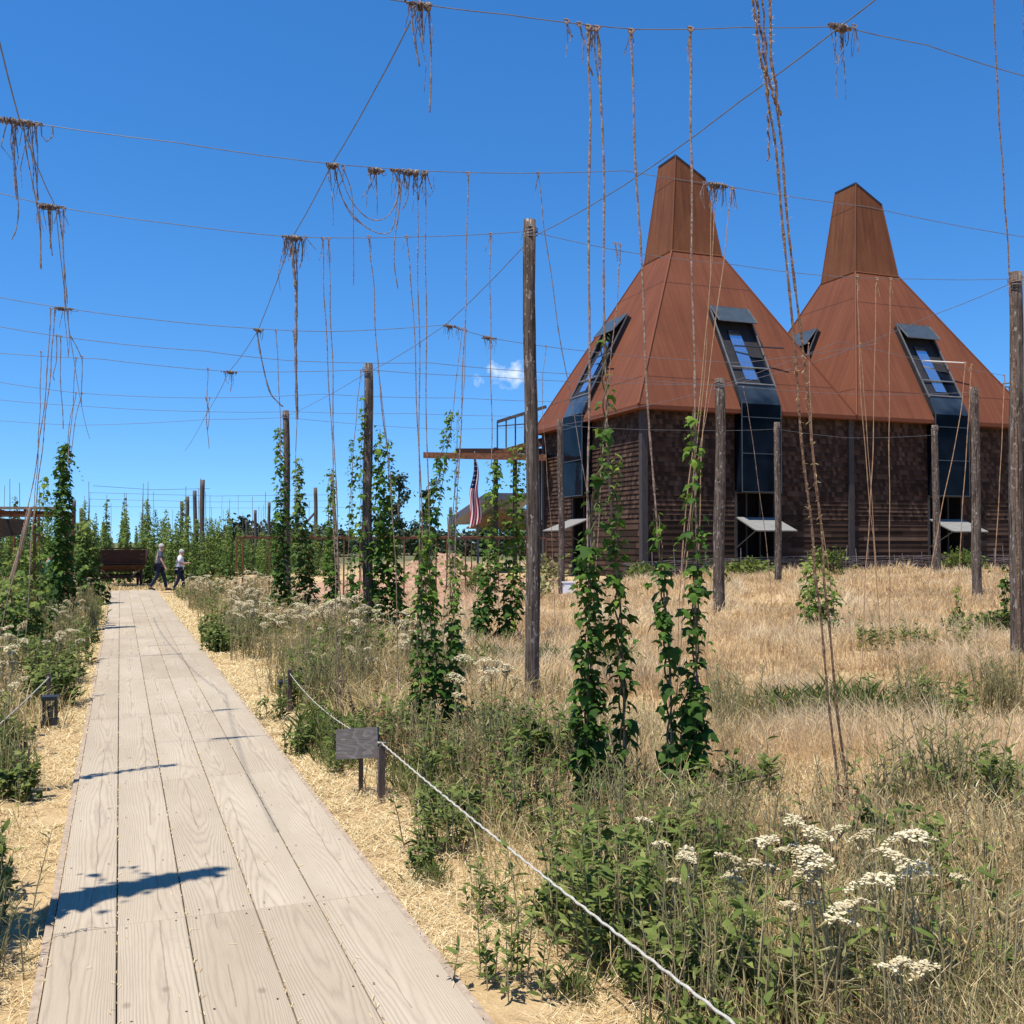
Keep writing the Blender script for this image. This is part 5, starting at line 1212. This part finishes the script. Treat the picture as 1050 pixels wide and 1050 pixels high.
p = ground_at(184, 38.6); person('woman with white top and dark trousers, arms folded, walking right', (p.x, p.y, p.z), R(8), 1.62, 'shirt_white', .15, 'folded', 'long')
p = ground_at(48, 24.0); person('person in a teal shirt half hidden behind the tall dark vine', (p.x, p.y, p.z), R(60), 1.62, 'shirt_teal', .08, 'folded', 'short')

# ================================================================== ROPE BARRIER, SIGN, LAMPS
def wood_post(x, y, h, w, label):
    z = gzf(x, y); root = thing('rope_post', label, 'post', (x, y, z), math.atan2(E[1], E[0]), 'rope barrier posts')
    MB().box((0, 0, h / 2 - .1), (w, w, h + .2)).build('post', M['postwood'], root); MB().box((0, 0, h + .006), (w * .86, w * .86, .012)).build('cap', M['postwood'], root)
    return Vector((x, y, z + h - .03))
M['postwood'] = noisy('dark_post_wood', [(.3, (.06, .045, .04)), (.7, (.14, .105, .09))], (8, 8, 1.5), 4, .9, .15, .5, .01)
q = pt_y(391, 812, 7.4); A = wood_post(q.x, q.y, .40, .045, 'dark square rope post right beside the plank sign')
x, y = et(1.77, 1.7); Bp = wood_post(x + .03, y, .42, .045, 'rope post at the near end of the right rope')
x, y = et(1.77, 11.5); Cp = wood_post(x, y, .45, .045, 'rope post further along, before the round grey bush')
A.z = pt_y(391, 762, 7.4).z
def rope(label, a, b, sag, r=.0058):
    P = []; N_ = int((b - a).length * 60)
    for i in range(N_ + 1): f = i / N_; q = a.lerp(b, f); q.z -= sag * 4 * f * (1 - f); P.append(q)
    o = a.copy(); mb = MB().tube([p - o + Vector((.0015 * math.sin(i * .9), .0015 * math.cos(i * .9), .0015 * math.sin(i * .9 + 1))) for i, p in enumerate(P)], [r * (1 + .16 * math.sin(i * 1.7)) for i in range(len(P))], 7); mb.tube([Vector((-.03, 0, .0)), Vector((0, -.03, .01)), Vector((.03, 0, 0)), Vector((0, .03, -.01)), Vector((-.03, 0, 0))], r, 6)
    tag(mb.build('barrier_rope', M['rope'], None, o, smooth=True), label, 'rope', 'white barrier ropes')
rope('white barrier rope running from the sign post down to the bottom edge', A, Bp, .03)
rope('white barrier rope from the sign post back towards the grey bush', A, Cp, .10, .0042)
x, y = et(-1.55, 3.6); L0 = wood_post(x, y, .42, .045, 'rope post at the near left edge'); L1 = pt_y(50, 692, 11.2); L1 = wood_post(L1.x, L1.y, .42, .045, 'left rope post beside the black lamp')
rope('white barrier rope along the left weeds', L1, L0, .1)

def sign():
    y = 7.55; c = pt_y(366.5, 762, y); g = gzf(c.x, y); root = thing('plank_sign', 'blank grey weathered plank sign with knot on a stake', 'sign', (c.x, y, g)); z = c.z - g
    rot = Matrix.Rotation(R(-16), 3, 'Z') @ Matrix.Rotation(R(-10), 3, 'X') @ Matrix.Rotation(R(-5), 3, 'Y')
    mb = MB(); hw, hh, th = .165, .112, .014; n = 8; vs = []
    for sgn in (-1, 1):
        for (a, b) in ((-hw, -hh), (hw, -hh * .96), (hw, hh), (-hw, hh * .94)): vs.append(rot @ Vector((a, sgn * th, b)) + Vector((0, 0, z)))
    mb.add(vs, [(0, 1, 2, 3), (7, 6, 5, 4), (0, 4, 5, 1), (1, 5, 6, 2), (2, 6, 7, 3), (3, 7, 4, 0)]); mb.build('board', M['plank'], root)
    MB().beam((.02, .045, -.1), (.02, .04, z + .05), .03, .03, up=(0, 1, 0)).build('stake', M['postwood'], root)
sign()
def lamp(px, y, label, h=.29):
    p = ground_at(px, y); root = thing('path_lamp', label, 'lamp', p, .3, 'black path lamps'); w = .055
    MB().box((0, 0, .05), (.15, .15, .1)).build('base', M['blacksteel'], root)
    mb = MB()
    for a in (-1, 1):
        for b in (-1, 1): mb.box((a * w, b * w, .1 + (h - .1) / 2), (.018, .018, h - .1))
    mb.build('frame', M['blacksteel'], root); MB().box((0, 0, h + .02), (.15, .15, .04)).build('top', M['blacksteel'], root)
    MB().tube([(0, 0, .1), (0, 0, h - .06)], .03, 10).build('lens', M['glass_grey'], root)
lamp(53, 10.3, 'black lantern style path lamp in the straw left of the boardwalk')
lamp(293, 11.6, 'black path lamp overgrown by dry grass right of the boardwalk', .27)

# ================================================================== PLANTS OF THE BANKS
def mk_weed(name, label, kind, seed):
    r_ = np.random.default_rng(seed); parts = []; mb = MB()
    nst = {'strawy': 26, 'lance': 14, 'feather': 22, 'broad': 20, 'dock': 9, 'tuft': 60}[kind]; H = {'strawy': .52, 'lance': .42, 'feather': .52, 'broad': .30, 'dock': .55, 'tuft': .22}[kind]
    pos, dirs, ups, size = [], [], [], []
    for i in range(nst):
        a = r_.uniform(0, 6.28); lean = r_.uniform(.05, .55); h = H * r_.uniform(.6, 1.15); b = np.array([r_.normal(0, .09), r_.normal(0, .09), 0])
        top = b + np.array([math.cos(a) * lean * h * .6, math.sin(a) * lean * h * .6, h]); mid = b + (top - b) * .5 + np.array([0, 0, .06 * h])
        mb.tube([tuple(b - np.array([0, 0, .04])), tuple(mid), tuple(top)], [.0045, .0035, .0015], 4)
        nl = {'strawy': 13, 'lance': 18, 'feather': 20, 'broad': 14, 'dock': 26, 'tuft': 3}[kind]
        for k in range(nl):
            f = r_.uniform(.1, 1); p = b + (top - b) * f; aa = r_.uniform(0, 6.28)
            pos.append(p); up = {'strawy': 1.0, 'lance': .5, 'feather': 1.2, 'broad': .2, 'dock': .9, 'tuft': 1.3}[kind]
            dirs.append([math.cos(aa), math.sin(aa), up + r_.normal(0, .3)]); ups.append([r_.normal(0, .5), r_.normal(0, .5), 1])
            size.append({'strawy': .05, 'lance': .085, 'feather': .058, 'broad': .062, 'dock': .028, 'tuft': .15}[kind] * r_.uniform(.5, 1.25))
    n = len(pos); pos = np.array(pos); tm = {'strawy': NARROW, 'lance': LANCE, 'feather': NARROW, 'broad': HOPLEAF, 'dock': KITE, 'tuft': NARROW}[kind]
    mat = {'strawy': 'straw', 'lance': 'greengrass', 'feather': 'greyweed', 'broad': 'greengrass', 'dock': 'dryweed', 'tuft': 'greengrass'}[kind]
    root = thing(name, label, 'weed', (0, 0, 0))
    link('foliage', leaf_mesh('foliage', tm, pos, np.array(dirs), np.array(ups), np.array(size), M[mat], r_.beta(2, 2.4, n)), root)
    link('stem', mb.mesh('stem', M['weedstem']), root); return root
NARROW = (np.array([[0, 0, 0], [.05, .4, .03], [0, 1, -.12], [-.05, .4, .03]], float), np.array([[0, 1, 2], [0, 2, 3]]))
WEED = {k: [mk_weed({'strawy': 'dry_straw_weed', 'lance': 'leafy_weed', 'feather': 'grey_weed', 'broad': 'broadleaf_weed', 'dock': 'dry_dock_weed', 'tuft': 'green_grass_tuft'}[k], 'x', k, 40 + 7 * i + j) for j in range(3)] for i, k in enumerate(('lance', 'feather', 'broad', 'dock', 'tuft', 'strawy'))}
def mk_yarrow(seed, nh, H=.62, sp=.12, rs=1.0):
    r_ = np.random.default_rng(seed); mb = MB(); fp = []; lp, ld, lu, ls = [], [], [], []; V, F, Rn = [], [], []; off = 0
    root = thing('yarrow_plant', 'x', 'flower', (0, 0, 0))
    for i in range(nh):
        b = np.array([r_.normal(0, .08), r_.normal(0, .08), 0]); h = H * r_.uniform(.78, 1.12); top = b + np.array([r_.normal(0, sp), r_.normal(0, sp), h])
        mb.tube([tuple(b), tuple((b + top) / 2 + r_.normal(0, .015, 3)), tuple(top)], [.004, .0035, .0025], 4)
        R0 = r_.uniform(.026, .052) * rs; tone = r_.choice([.25, .45, .6, .7]); m = int(60 + 1900 * R0)
        for s in range(7):
            a = r_.uniform(0, 6.28); q = top + np.array([math.cos(a), math.sin(a), 0]) * R0 * r_.uniform(.3, .9); mb.tube([tuple(top - np.array([0, 0, R0 * 1.1])), tuple(q - np.array([0, 0, .006]))], [.002, .0014], 3)
        a = r_.uniform(0, 6.28, m); rr_ = np.sqrt(r_.random(m)) * R0 * (1 + .3 * np.sin(a * 3 + i) + .15 * np.sin(a * 7 + 2 * i)); tx_, ty_ = r_.normal(0, .25, 2); z = top[2] + .35 * R0 * np.cos(rr_ / R0 * 1.4) + rr_ * (tx_ * np.cos(a) + ty_ * np.sin(a)) + r_.normal(0, .003, m)
        c = np.stack([top[0] + rr_ * np.cos(a), top[1] + rr_ * np.sin(a), z], 1)
        d = r_.normal(size=(m, 3)) * np.array([1, 1, .25]); v, f = leaves(DISC, c, d, np.array([0, 0, 1.]) + r_.normal(0, .35, (m, 3)), r_.uniform(.0045, .008, m))
        link('flower_head', fast_mesh('flower_head', v, f, M['yarrow'], np.repeat(np.clip(r_.normal(tone, .2, m), 0, 1), len(DISC[1]))), root)
        for k in range(9):
            f_ = r_.uniform(.05, .75); lp.append(b + (top - b) * f_); aa = r_.uniform(0, 6.28); ld.append([math.cos(aa), math.sin(aa), r_.uniform(.1, .9)]); lu.append([0, 0, 1]); ls.append(r_.uniform(.05, .12))
    link('foliage', leaf_mesh('foliage', NARROW, np.array(lp), np.array(ld), np.array(lu) + .01, np.array(ls), M['greyweed'], r_.random(len(lp))), root)
    link('stem', mb.mesh('stem', M['weedstem']), root); return root
DISC = (np.array([[0, 0, .3]] + [[math.cos(a), math.sin(a), 0] for a in np.linspace(0, 2 * math.pi, 7)[:-1]], float), np.array([[0, i + 1, (i + 1) % 6 + 1] for i in range(6)]))
YAR = [mk_yarrow(70 + i, n, sp=q, rs=w) for i, (n, q, w) in enumerate(((3, .12, .9), (4, .10, 1.0), (8, .06, 1.4), (2, .12, .8)))]
USED = set()
KEEP = [tuple(ground_at(53, 10.3).xy), tuple(pt_y(370, 762, 7.5).xy)]
def plant(proto, x, y, s, label, group, rz=None):
    for lx, ly in KEEP:                                      # keep the lamp and the sign clear
        if math.hypot(x - lx, y - ly) < .42 or (0 < ly - y < 1.3 and abs(x / y - lx / ly) < .03):
            q = .6 if lx > -3 else -.6; x += E[0] * q; y += E[1] * q
    e_p, t_p = x * E[0] + y * E[1], x * B[0] + y * B[1]; mg = .16 * s
    if -.28 - mg < e_p < 1.31 + mg and t_p < 41.4: x, y = et(1.33 + mg + random.random() * .3 if e_p > .5 else -.3 - mg - random.random() * .3, t_p)
    z = gzf(x, y) - .01; rz = random.uniform(0, 6.28) if rz is None else rz
    if proto.name not in USED:
        USED.add(proto.name); proto.location = (x, y, z); proto.rotation_euler = (0, 0, rz); proto.scale = (s, s, s); proto['label'] = label; proto['group'] = group; return proto
    return clone(proto, (x, y, z), rz, s, label, group)
PICK = lambda k: random.choice(WEED[k])
eX_ = lambda x, y: x * E[0] + y * E[1]
# foreground flowers one can count
for i, (px, py, y, s, v, lab) in enumerate([(880, 884, 3.75, 1.12, 2, 'largest flat topped yarrow, front right, spreading white heads'), (846, 905, 3.7, 1.02, 1, 'yarrow just left of the largest one'), (916, 946, 3.4, .92, 0, 'low yarrow with two small heads at the bottom right'), (838, 840, 4.4, 1.05, 1, 'yarrow behind the largest one, below the slanting ropes'),
                                      (870, 815, 4.6, 1.05, 3, 'yarrow with loose heads where the slanting ropes end'), (775, 872, 4.2, 1.0, 1, 'yarrow left of the largest one with spreading cream heads'), (742, 866, 4.25, .98, 3, 'cream yarrow second left of the largest one'), (700, 846, 4.6, .98, 0, 'cream yarrow just below the full near vine'),
                                      (720, 872, 4.3, .86, 1, 'cream yarrow in front of the full near vine'), (960, 900, 4.3, .95, 3, 'dull yarrow at the right, past the largest one'), (505, 722, 9.2, 1.2, 2, 'airy yarrow on tall stems below the tallest pole'), (478, 728, 9.0, 1.05, 1, 'airy yarrow beside the thin vines behind the sign')]):
    x, yy = (pt_y(px, py, y)).xy; plant(YAR[v], x, yy, s, lab, 'yarrow in the near weeds')
def scat(n, e0, e1, t0, t1, bias=1.0):
    out = []
    for _ in range(n):
        e = random.uniform(e0, e1); t = t0 + (t1 - t0) * random.random() ** bias; out.append(et(e, t))
    return out
# white flowered banks either side of the boardwalk
for x, y in scat(62, 1.9, 4.3, 11.0, 36, 1.2):
    plant(random.choice(YAR[:3]), x, y, random.uniform(.9, 1.4), 'white topped yarrow in the flowering bank right of the boardwalk', 'yarrow right of the boardwalk')
for x, y in scat(84, -3.4, -.55, 9.5, 38, 1.0):
    plant(random.choice(YAR[:3]), x, y, random.uniform(.85, 1.35), 'white topped yarrow in the flowering bank left of the boardwalk', 'yarrow left of the boardwalk')
for x, y in scat(70, 1.75, 4.2, 11, 36, 1.2):
    plant(PICK(random.choice(['feather', 'lance', 'feather', 'lance', 'strawy'])), x, y, random.uniform(1.0, 1.6), 'tall weed among the flowers right of the boardwalk', 'weeds right of the boardwalk')
for x, y in scat(130, -3.6, -.5, 8.0, 38, 1.0):
    plant(PICK(random.choice(['feather', 'lance', 'lance', 'broad', 'feather', 'strawy'])), x, y, random.uniform(.95, 1.5), 'tall weed among the flowers left of the boardwalk', 'weeds left of the boardwalk')
for x, y in scat(22, -1.0, -.55, 4.2, 6.5) + scat(48, -1.7, -.62, 6.3, 11):
    plant(PICK(random.choice(['tuft', 'broad', 'lance', 'broad', 'feather'])), x, y, random.uniform(.5, 1.05), 'low green weed in the straw by the left edge of the boardwalk', 'low weeds left of the boardwalk')
# dense green band between the rope and the vines
for x, y in scat(112, 1.95, 3.5, 2.2, 9.4):
    near = eX_(x, y) > 2.35 and y < 5.2
    plant(PICK(random.choice(['strawy', 'feather', 'strawy', 'lance', 'feather'] if near else ['lance', 'lance', 'broad', 'feather', 'strawy', 'lance', 'dock', 'lance'])), x, y, random.uniform(.65, 1.15), 'weed in the dense band beyond the white rope', 'weeds beyond the white rope')
for x, y in scat(34, 1.45, 2.1, 2.6, 12):
    plant(PICK(random.choice(['tuft', 'tuft', 'broad', 'lance'])), x, y, random.uniform(.45, .85), 'small green weed in the straw beside the right board edge', 'small weeds right of the boardwalk')
for x, y in scat(40, 2.8, 4.7, 1.8, 5.5):
    plant(PICK(random.choice(['feather', 'strawy', 'dock', 'lance', 'strawy', 'strawy'])), x, y, random.uniform(.7, 1.2), 'weed among the dry grass at the lower right', 'weeds at the lower right')
# single weeds one can name in the dry field
for px, py, k, s, lab in [(850, 752, 'tuft', 2.6, 'wide green tuft in the dry field left of the slanting ropes end'), (872, 748, 'tuft', 2.4, 'green tuft touching the slanting ropes in the dry field'), (950, 745, 'lance', 1.6, 'green weed in the middle of the dry field, right of the ropes'), (932, 748, 'feather', 1.4, 'grey weed left beside the mid field green weed'),
                          (1012, 850, 'lance', 1.5, 'large green weed at the right edge of the dry field'), (988, 850, 'feather', 1.4, 'feathery weed left of the right edge weed'), (760, 760, 'feather', 1.4, 'thin grey weed right of the full near vine'), (934, 670, 'lance', 1.5, 'small dark weed far out in the field'),
                          (1018, 652, 'broad', 2.6, 'leafy bush beside the thick right pole'), (1035, 735, 'feather', 1.6, 'grey weed below the thick right pole'), (770, 838, 'lance', 1.3, 'upright weed with dark leaves right of the near vines'), (552, 690, 'tuft', 2.2, 'yellow green tuft at the foot of the tallest pole'),
                          (625, 690, 'tuft', 1.9, 'green tuft between the bushy column and the tallest pole'), (740, 600, 'broad', 3.2, 'weedy clump at the foot of the brown pole'), (900, 850, 'lance', 1.1, 'green weed behind the largest yarrow'), (930, 905, 'broad', 1.3, 'broad leaved weed right of the largest yarrow'),
                          (560, 800, 'broad', 1.6, 'dark broad leaved weed standing left of the bushy column'), (590, 795, 'lance', 1.2, 'weed at the foot of the bushy column'), (355, 760, 'tuft', 1.1, 'green tuft under the plank sign'), (337, 822, 'tuft', 1.0, 'green tuft on the board edge below the plank sign'), (300, 770, 'tuft', 1.2, 'green tuft on the right board edge above the sign'), (240, 660, 'broad', 2.6, 'wide green patch at the right board edge below the flowers'), (225, 668, 'broad', 2.4, 'green patch touching the right board edge, left of the wide one'), (265, 650, 'broad', 2.2, 'green patch right of the wide one near the flowers'),
                          (350, 712, 'feather', 2.0, 'round grey green bush behind the rope, left half'), (372, 706, 'feather', 1.9, 'round grey green bush behind the rope, right half'), (500, 800, 'feather', 1.5, 'grey bush of weeds right of the sign'), (530, 790, 'lance', 1.5, 'tall green weed right of the sign, before the tallest pole'), (460, 880, 'lance', .9, 'low green clump in the straw left of the rope'), (170, 740 + 60, 'tuft', .4, None)]:
    if lab is None: continue
    p = hit_ground(px, py); s1 = min(s, {'tuft': 1.5, 'lance': 1.2, 'feather': 1.3, 'broad': 1.35}[k])
    plant(PICK(k), p.x, p.y, s1, lab, 'single weeds')
    if s > 1.35 and p.y < 24:
        for q in range(int(s * 3)):
            dx, dy = random.gauss(0, .030 * p.y), random.gauss(0, .25); plant(PICK(k), p.x + dx, p.y + dy, s1 * random.uniform(.6, 1.0), 'weed growing round the ' + ' '.join([w for w in lab.split() if w not in ('wide', 'large', 'leafy')][:11]), 'patches of weeds in the dry field')

# ================================================================== GRASS (stuff)
def blades(name, X, Y, H, Wd, lean, rnd, mat, flat=False, seed=1, az=None):
    r_ = np.random.default_rng(seed); n = len(X); Z = gz(X, Y); az = r_.uniform(0, 2 * np.pi, n) if az is None else az; fa = r_.uniform(0, 2 * np.pi, n)
    b = np.stack([X, Y, Z - .01], 1); w = np.stack([np.cos(fa), np.sin(fa), np.zeros(n)], 1) * Wd[:, None]
    l = np.stack([np.cos(az), np.sin(az), np.zeros(n)], 1)
    if flat:
        b[:, 2] += r_.uniform(.004, .05, n); mid = b + l * (H * .5)[:, None]; mid[:, 2] += r_.uniform(.0, .03, n); top = b + l * H[:, None]; top[:, 2] += r_.uniform(-.01, .03, n)
    else:
        mid = b + l * (H * lean * .35)[:, None]; mid[:, 2] += H * .58; top = b + l * (H * lean)[:, None]; top[:, 2] += H * (1 - .3 * lean)
    V = np.stack([b - w, b + w, mid + w * .8, mid - w * .8, top], 1).reshape(-1, 3); o = np.arange(n) * 5
    F = np.stack([np.stack([o, o + 1, o + 2], 1), np.stack([o, o + 2, o + 3], 1), np.stack([o + 3, o + 2, o + 4], 1)], 1).reshape(-1, 3)
    return V, F, np.repeat(rnd, 3)
def field(n, ymin, ymax, seed, p=.62):
    """random spots spread like the picture sees them: denser near"""
    r_ = np.random.default_rng(seed); Y = (ymin ** p + (ymax ** p - ymin ** p) * r_.random(n)) ** (1 / p)
    X = Y * r_.uniform(-.60, .62, n) + r_.normal(0, .4, n); return X, Y
def eX(X, Y): return X * E[0] + Y * E[1]
def tX(X, Y): return X * B[0] + Y * B[1]
r_ = np.random.default_rng(99)
# tall dry grass of the field right of the vines
X, Y = field(430000, 3.0, 46, 1)
TX, TY = field(11000, 3.0, 46, 2); kk = 26; oa = r_.uniform(0, 2 * np.pi, (11000, kk)); orr = np.abs(r_.normal(0, .055, (11000, kk)))
X = np.concatenate([X, (TX[:, None] + np.cos(oa) * orr).ravel()]); Y = np.concatenate([Y, (TY[:, None] + np.sin(oa) * orr).ravel()])
tuf = np.concatenate([np.zeros(430000), np.ones(11000 * kk)]); ttone = np.concatenate([np.zeros(430000), np.repeat(r_.normal(0, .16, 11000), kk)]); tH = np.concatenate([np.ones(430000), np.repeat(r_.uniform(.8, 1.5, 11000), kk)])
AZ = np.concatenate([r_.uniform(0, 2 * np.pi, 430000), oa.ravel()]); swirl = vnoise(X + 70, Y + 70, 2.3, 41) * 12.6
AZ = np.where(r_.random(len(X)) < .45, swirl + r_.normal(0, .5, len(X)), AZ); flatn = sstep((vnoise(X + 90, Y + 90, 1.1, 42) - .62) / .2)
e, t = eX(X, Y), tX(X, Y)
patch = vnoise(X + 50, Y + 50, 1.4, 2); p2 = vnoise(X + 50, Y + 50, .45, 3)
earth = ((X + 4.5) / 7.2) ** 2 + ((Y - 37) / 10.5) ** 2 < 1.0 + .5 * (patch - .5)
keep = (e > 3.0 + 1.0 * p2) & (t < T0 - .9) & (~earth | (r_.random(len(X)) < .16)) & (r_.random(len(X)) < .12 + .75 * p2 + .25 * (patch - .5))
X, Y, patch, p2, e, tuf, ttone, tH, AZ, flatn = [q[keep] for q in (X, Y, patch, p2, e, tuf, ttone, tH, AZ, flatn)]; n = len(X)
H = (.12 + .34 * patch ** 1.2) * r_.uniform(.5, 1.35, n) * tH * (1 - .35 * flatn); Wd = np.maximum(.0013, .00033 * Y) * r_.uniform(.7, 1.3, n)
rnd = np.clip(.22 + .5 * r_.random(n) + .55 * (patch - .5) + .35 * (p2 - .5) + ttone, 0, 1)
A1 = blades('g', X, Y, H, Wd, np.clip(r_.uniform(.1, .75, n) + .7 * flatn, 0, 1.35), rnd, None, seed=3, az=AZ)
tag(link('dry_grass', fast_mesh('dry_grass', *A1[:2], M['drygrass'], A1[2])), 'tall tan dry grass filling the field right of the vines', 'grass', kind='stuff')
# pale seed heads over the near grass
sel = (Y < 16) & (r_.random(n) < .22); Xs, Ys, Hs = X[sel], Y[sel], H[sel]; m = len(Xs)
pos = np.stack([Xs, Ys, gz(Xs, Ys) + Hs * .95], 1); d = r_.normal(0, .5, (m, 3)) + np.array([0, 0, 1.])
V, F = leaves((NARROW[0] * np.array([1.6, 1, 1]), NARROW[1]), pos, d, r_.normal(size=(m, 3)), r_.uniform(.025, .055, m))
tag(link('grass_seed_heads', fast_mesh('grass_seed_heads', V, F, M['straw'], r_.random(len(F)))), 'pale seed heads of the dry grass', 'grass', kind='stuff')
# shorter mixed grass in the bands next to the boardwalk
X, Y = field(300000, 2.4, 44, 5); e, t = eX(X, Y), tX(X, Y); p2 = vnoise(X + 50, Y + 50, .6, 7); p3 = vnoise(X + 50, Y + 50, .22, 8)
band = ((e > 1.75) & (e < 5.0) & (r_.random(len(X)) < sstep((e - 1.7) / .7) * .9 + .1)) | ((e < -.45) & (e > -9) & (r_.random(len(X)) < np.where(t > 11, sstep((-e - .35) / .5), sstep((-e - .9) / .9)) * .9 + .08)) | ((t > 41.2) & (e > -5) & (e < 7) & (t < 50))
keep = band & (r_.random(len(X)) < .3 + .7 * p3); X, Y, e, p2, p3 = X[keep], Y[keep], e[keep], p2[keep], p3[keep]; n = len(X)
H = (.14 + .36 * p2) * r_.uniform(.5, 1.3, n) * np.clip(.35 + np.abs(e - .5) * .32, 0, 1.1); Wd = np.maximum(.0014, .00036 * Y) * r_.uniform(.7, 1.3, n); gr = (r_.random(n) < .20 + .5 * (p2 - .5))
for nm, sl, mt, lb in (('bank_grass', ~gr, 'straw', 'straw coloured grass on the banks beside the boardwalk'), ('green_grass', gr, 'greyweed', 'thin green grass blades on the banks beside the boardwalk')):
    k = sl.sum(); A1 = blades('g', X[sl], Y[sl], H[sl], Wd[sl], r_.uniform(.15, 1.0, k), np.clip(.15 + .7 * r_.random(k), 0, 1), None, seed=9); tag(link(nm, fast_mesh(nm, *A1[:2], M[mt], A1[2])), lb, 'grass', kind='stuff')
# loose straw lying on the ground beside the boards
n0 = 260000; tq = (2.0 ** .7 + (38 ** .7 - 2.0 ** .7) * r_.random(n0)) ** (1 / .7); side = r_.random(n0) < .5; dd = r_.random(n0) ** 1.4
eq = np.where(side, 1.33 + dd * 1.5, -.29 - dd * 2.2); X = E[0] * eq + B[0] * tq; Y = E[1] * eq + B[1] * tq; ok = Y > 1.5; X, Y = X[ok], Y[ok]; n = len(X)
lp = vnoise(X + 50, Y + 50, .5, 31) * .6 + vnoise(X + 50, Y + 50, .17, 32) * .4; kq = lp > r_.uniform(.22, .62, n); X, Y = X[kq], Y[kq]; n = len(X)
H = r_.uniform(.03, .17, n); Wd = np.maximum(.0014, .00035 * Y) * r_.uniform(.7, 1.4, n)
A1 = blades('g', X, Y, H, Wd, None, np.clip(.3 + .65 * r_.random(n), 0, 1), None, flat=True, seed=12)
g0 = 1500; gt = (2.6 ** .5 + (40 ** .5 - 2.6 ** .5) * r_.random(g0)) ** 2; ge = r_.choice([.007, .316, .643, .943, -.272, 1.305], g0) + r_.normal(0, .004, g0) + (r_.random(g0) < .12) * r_.normal(0, .12, g0)
GX = E[0] * ge + B[0] * gt; GY = E[1] * ge + B[1] * gt; gl = r_.uniform(.008, .04, g0); ga = math.atan2(B[1], B[0]) + r_.normal(0, .55, g0)
dv = np.stack([np.cos(ga), np.sin(ga), np.zeros(g0)], 1); wv = np.stack([-np.sin(ga), np.cos(ga), np.zeros(g0)], 1) * np.maximum(.0014, .0003 * GY)[:, None]
P0 = np.stack([GX, GY, np.full(g0, .004)], 1); P1 = P0 + dv * gl[:, None]; P1[:, 2] += r_.uniform(0, .008, g0)
GV = np.stack([P0 - wv, P0 + wv, P1 + wv, P1 - wv], 1).reshape(-1, 3); oo = np.arange(g0) * 4
GF = np.concatenate([np.stack([oo, oo + 1, oo + 2], 1), np.stack([oo, oo + 2, oo + 3], 1)])
A1 = joinVF([A1, (GV, GF, np.tile(np.clip(r_.random(g0) * .8, 0, 1), 2))])
tag(link('loose_straw', fast_mesh('loose_straw', *A1[:2], M['straw'], A1[2])), 'loose pale straw lying beside the boards', 'straw', kind='stuff')
for root in [q for l in WEED.values() for q in l] + YAR:
    if root['label'] == 'x':
        for c in list(root.children): bpy.data.objects.remove(c)
        bpy.data.objects.remove(root)
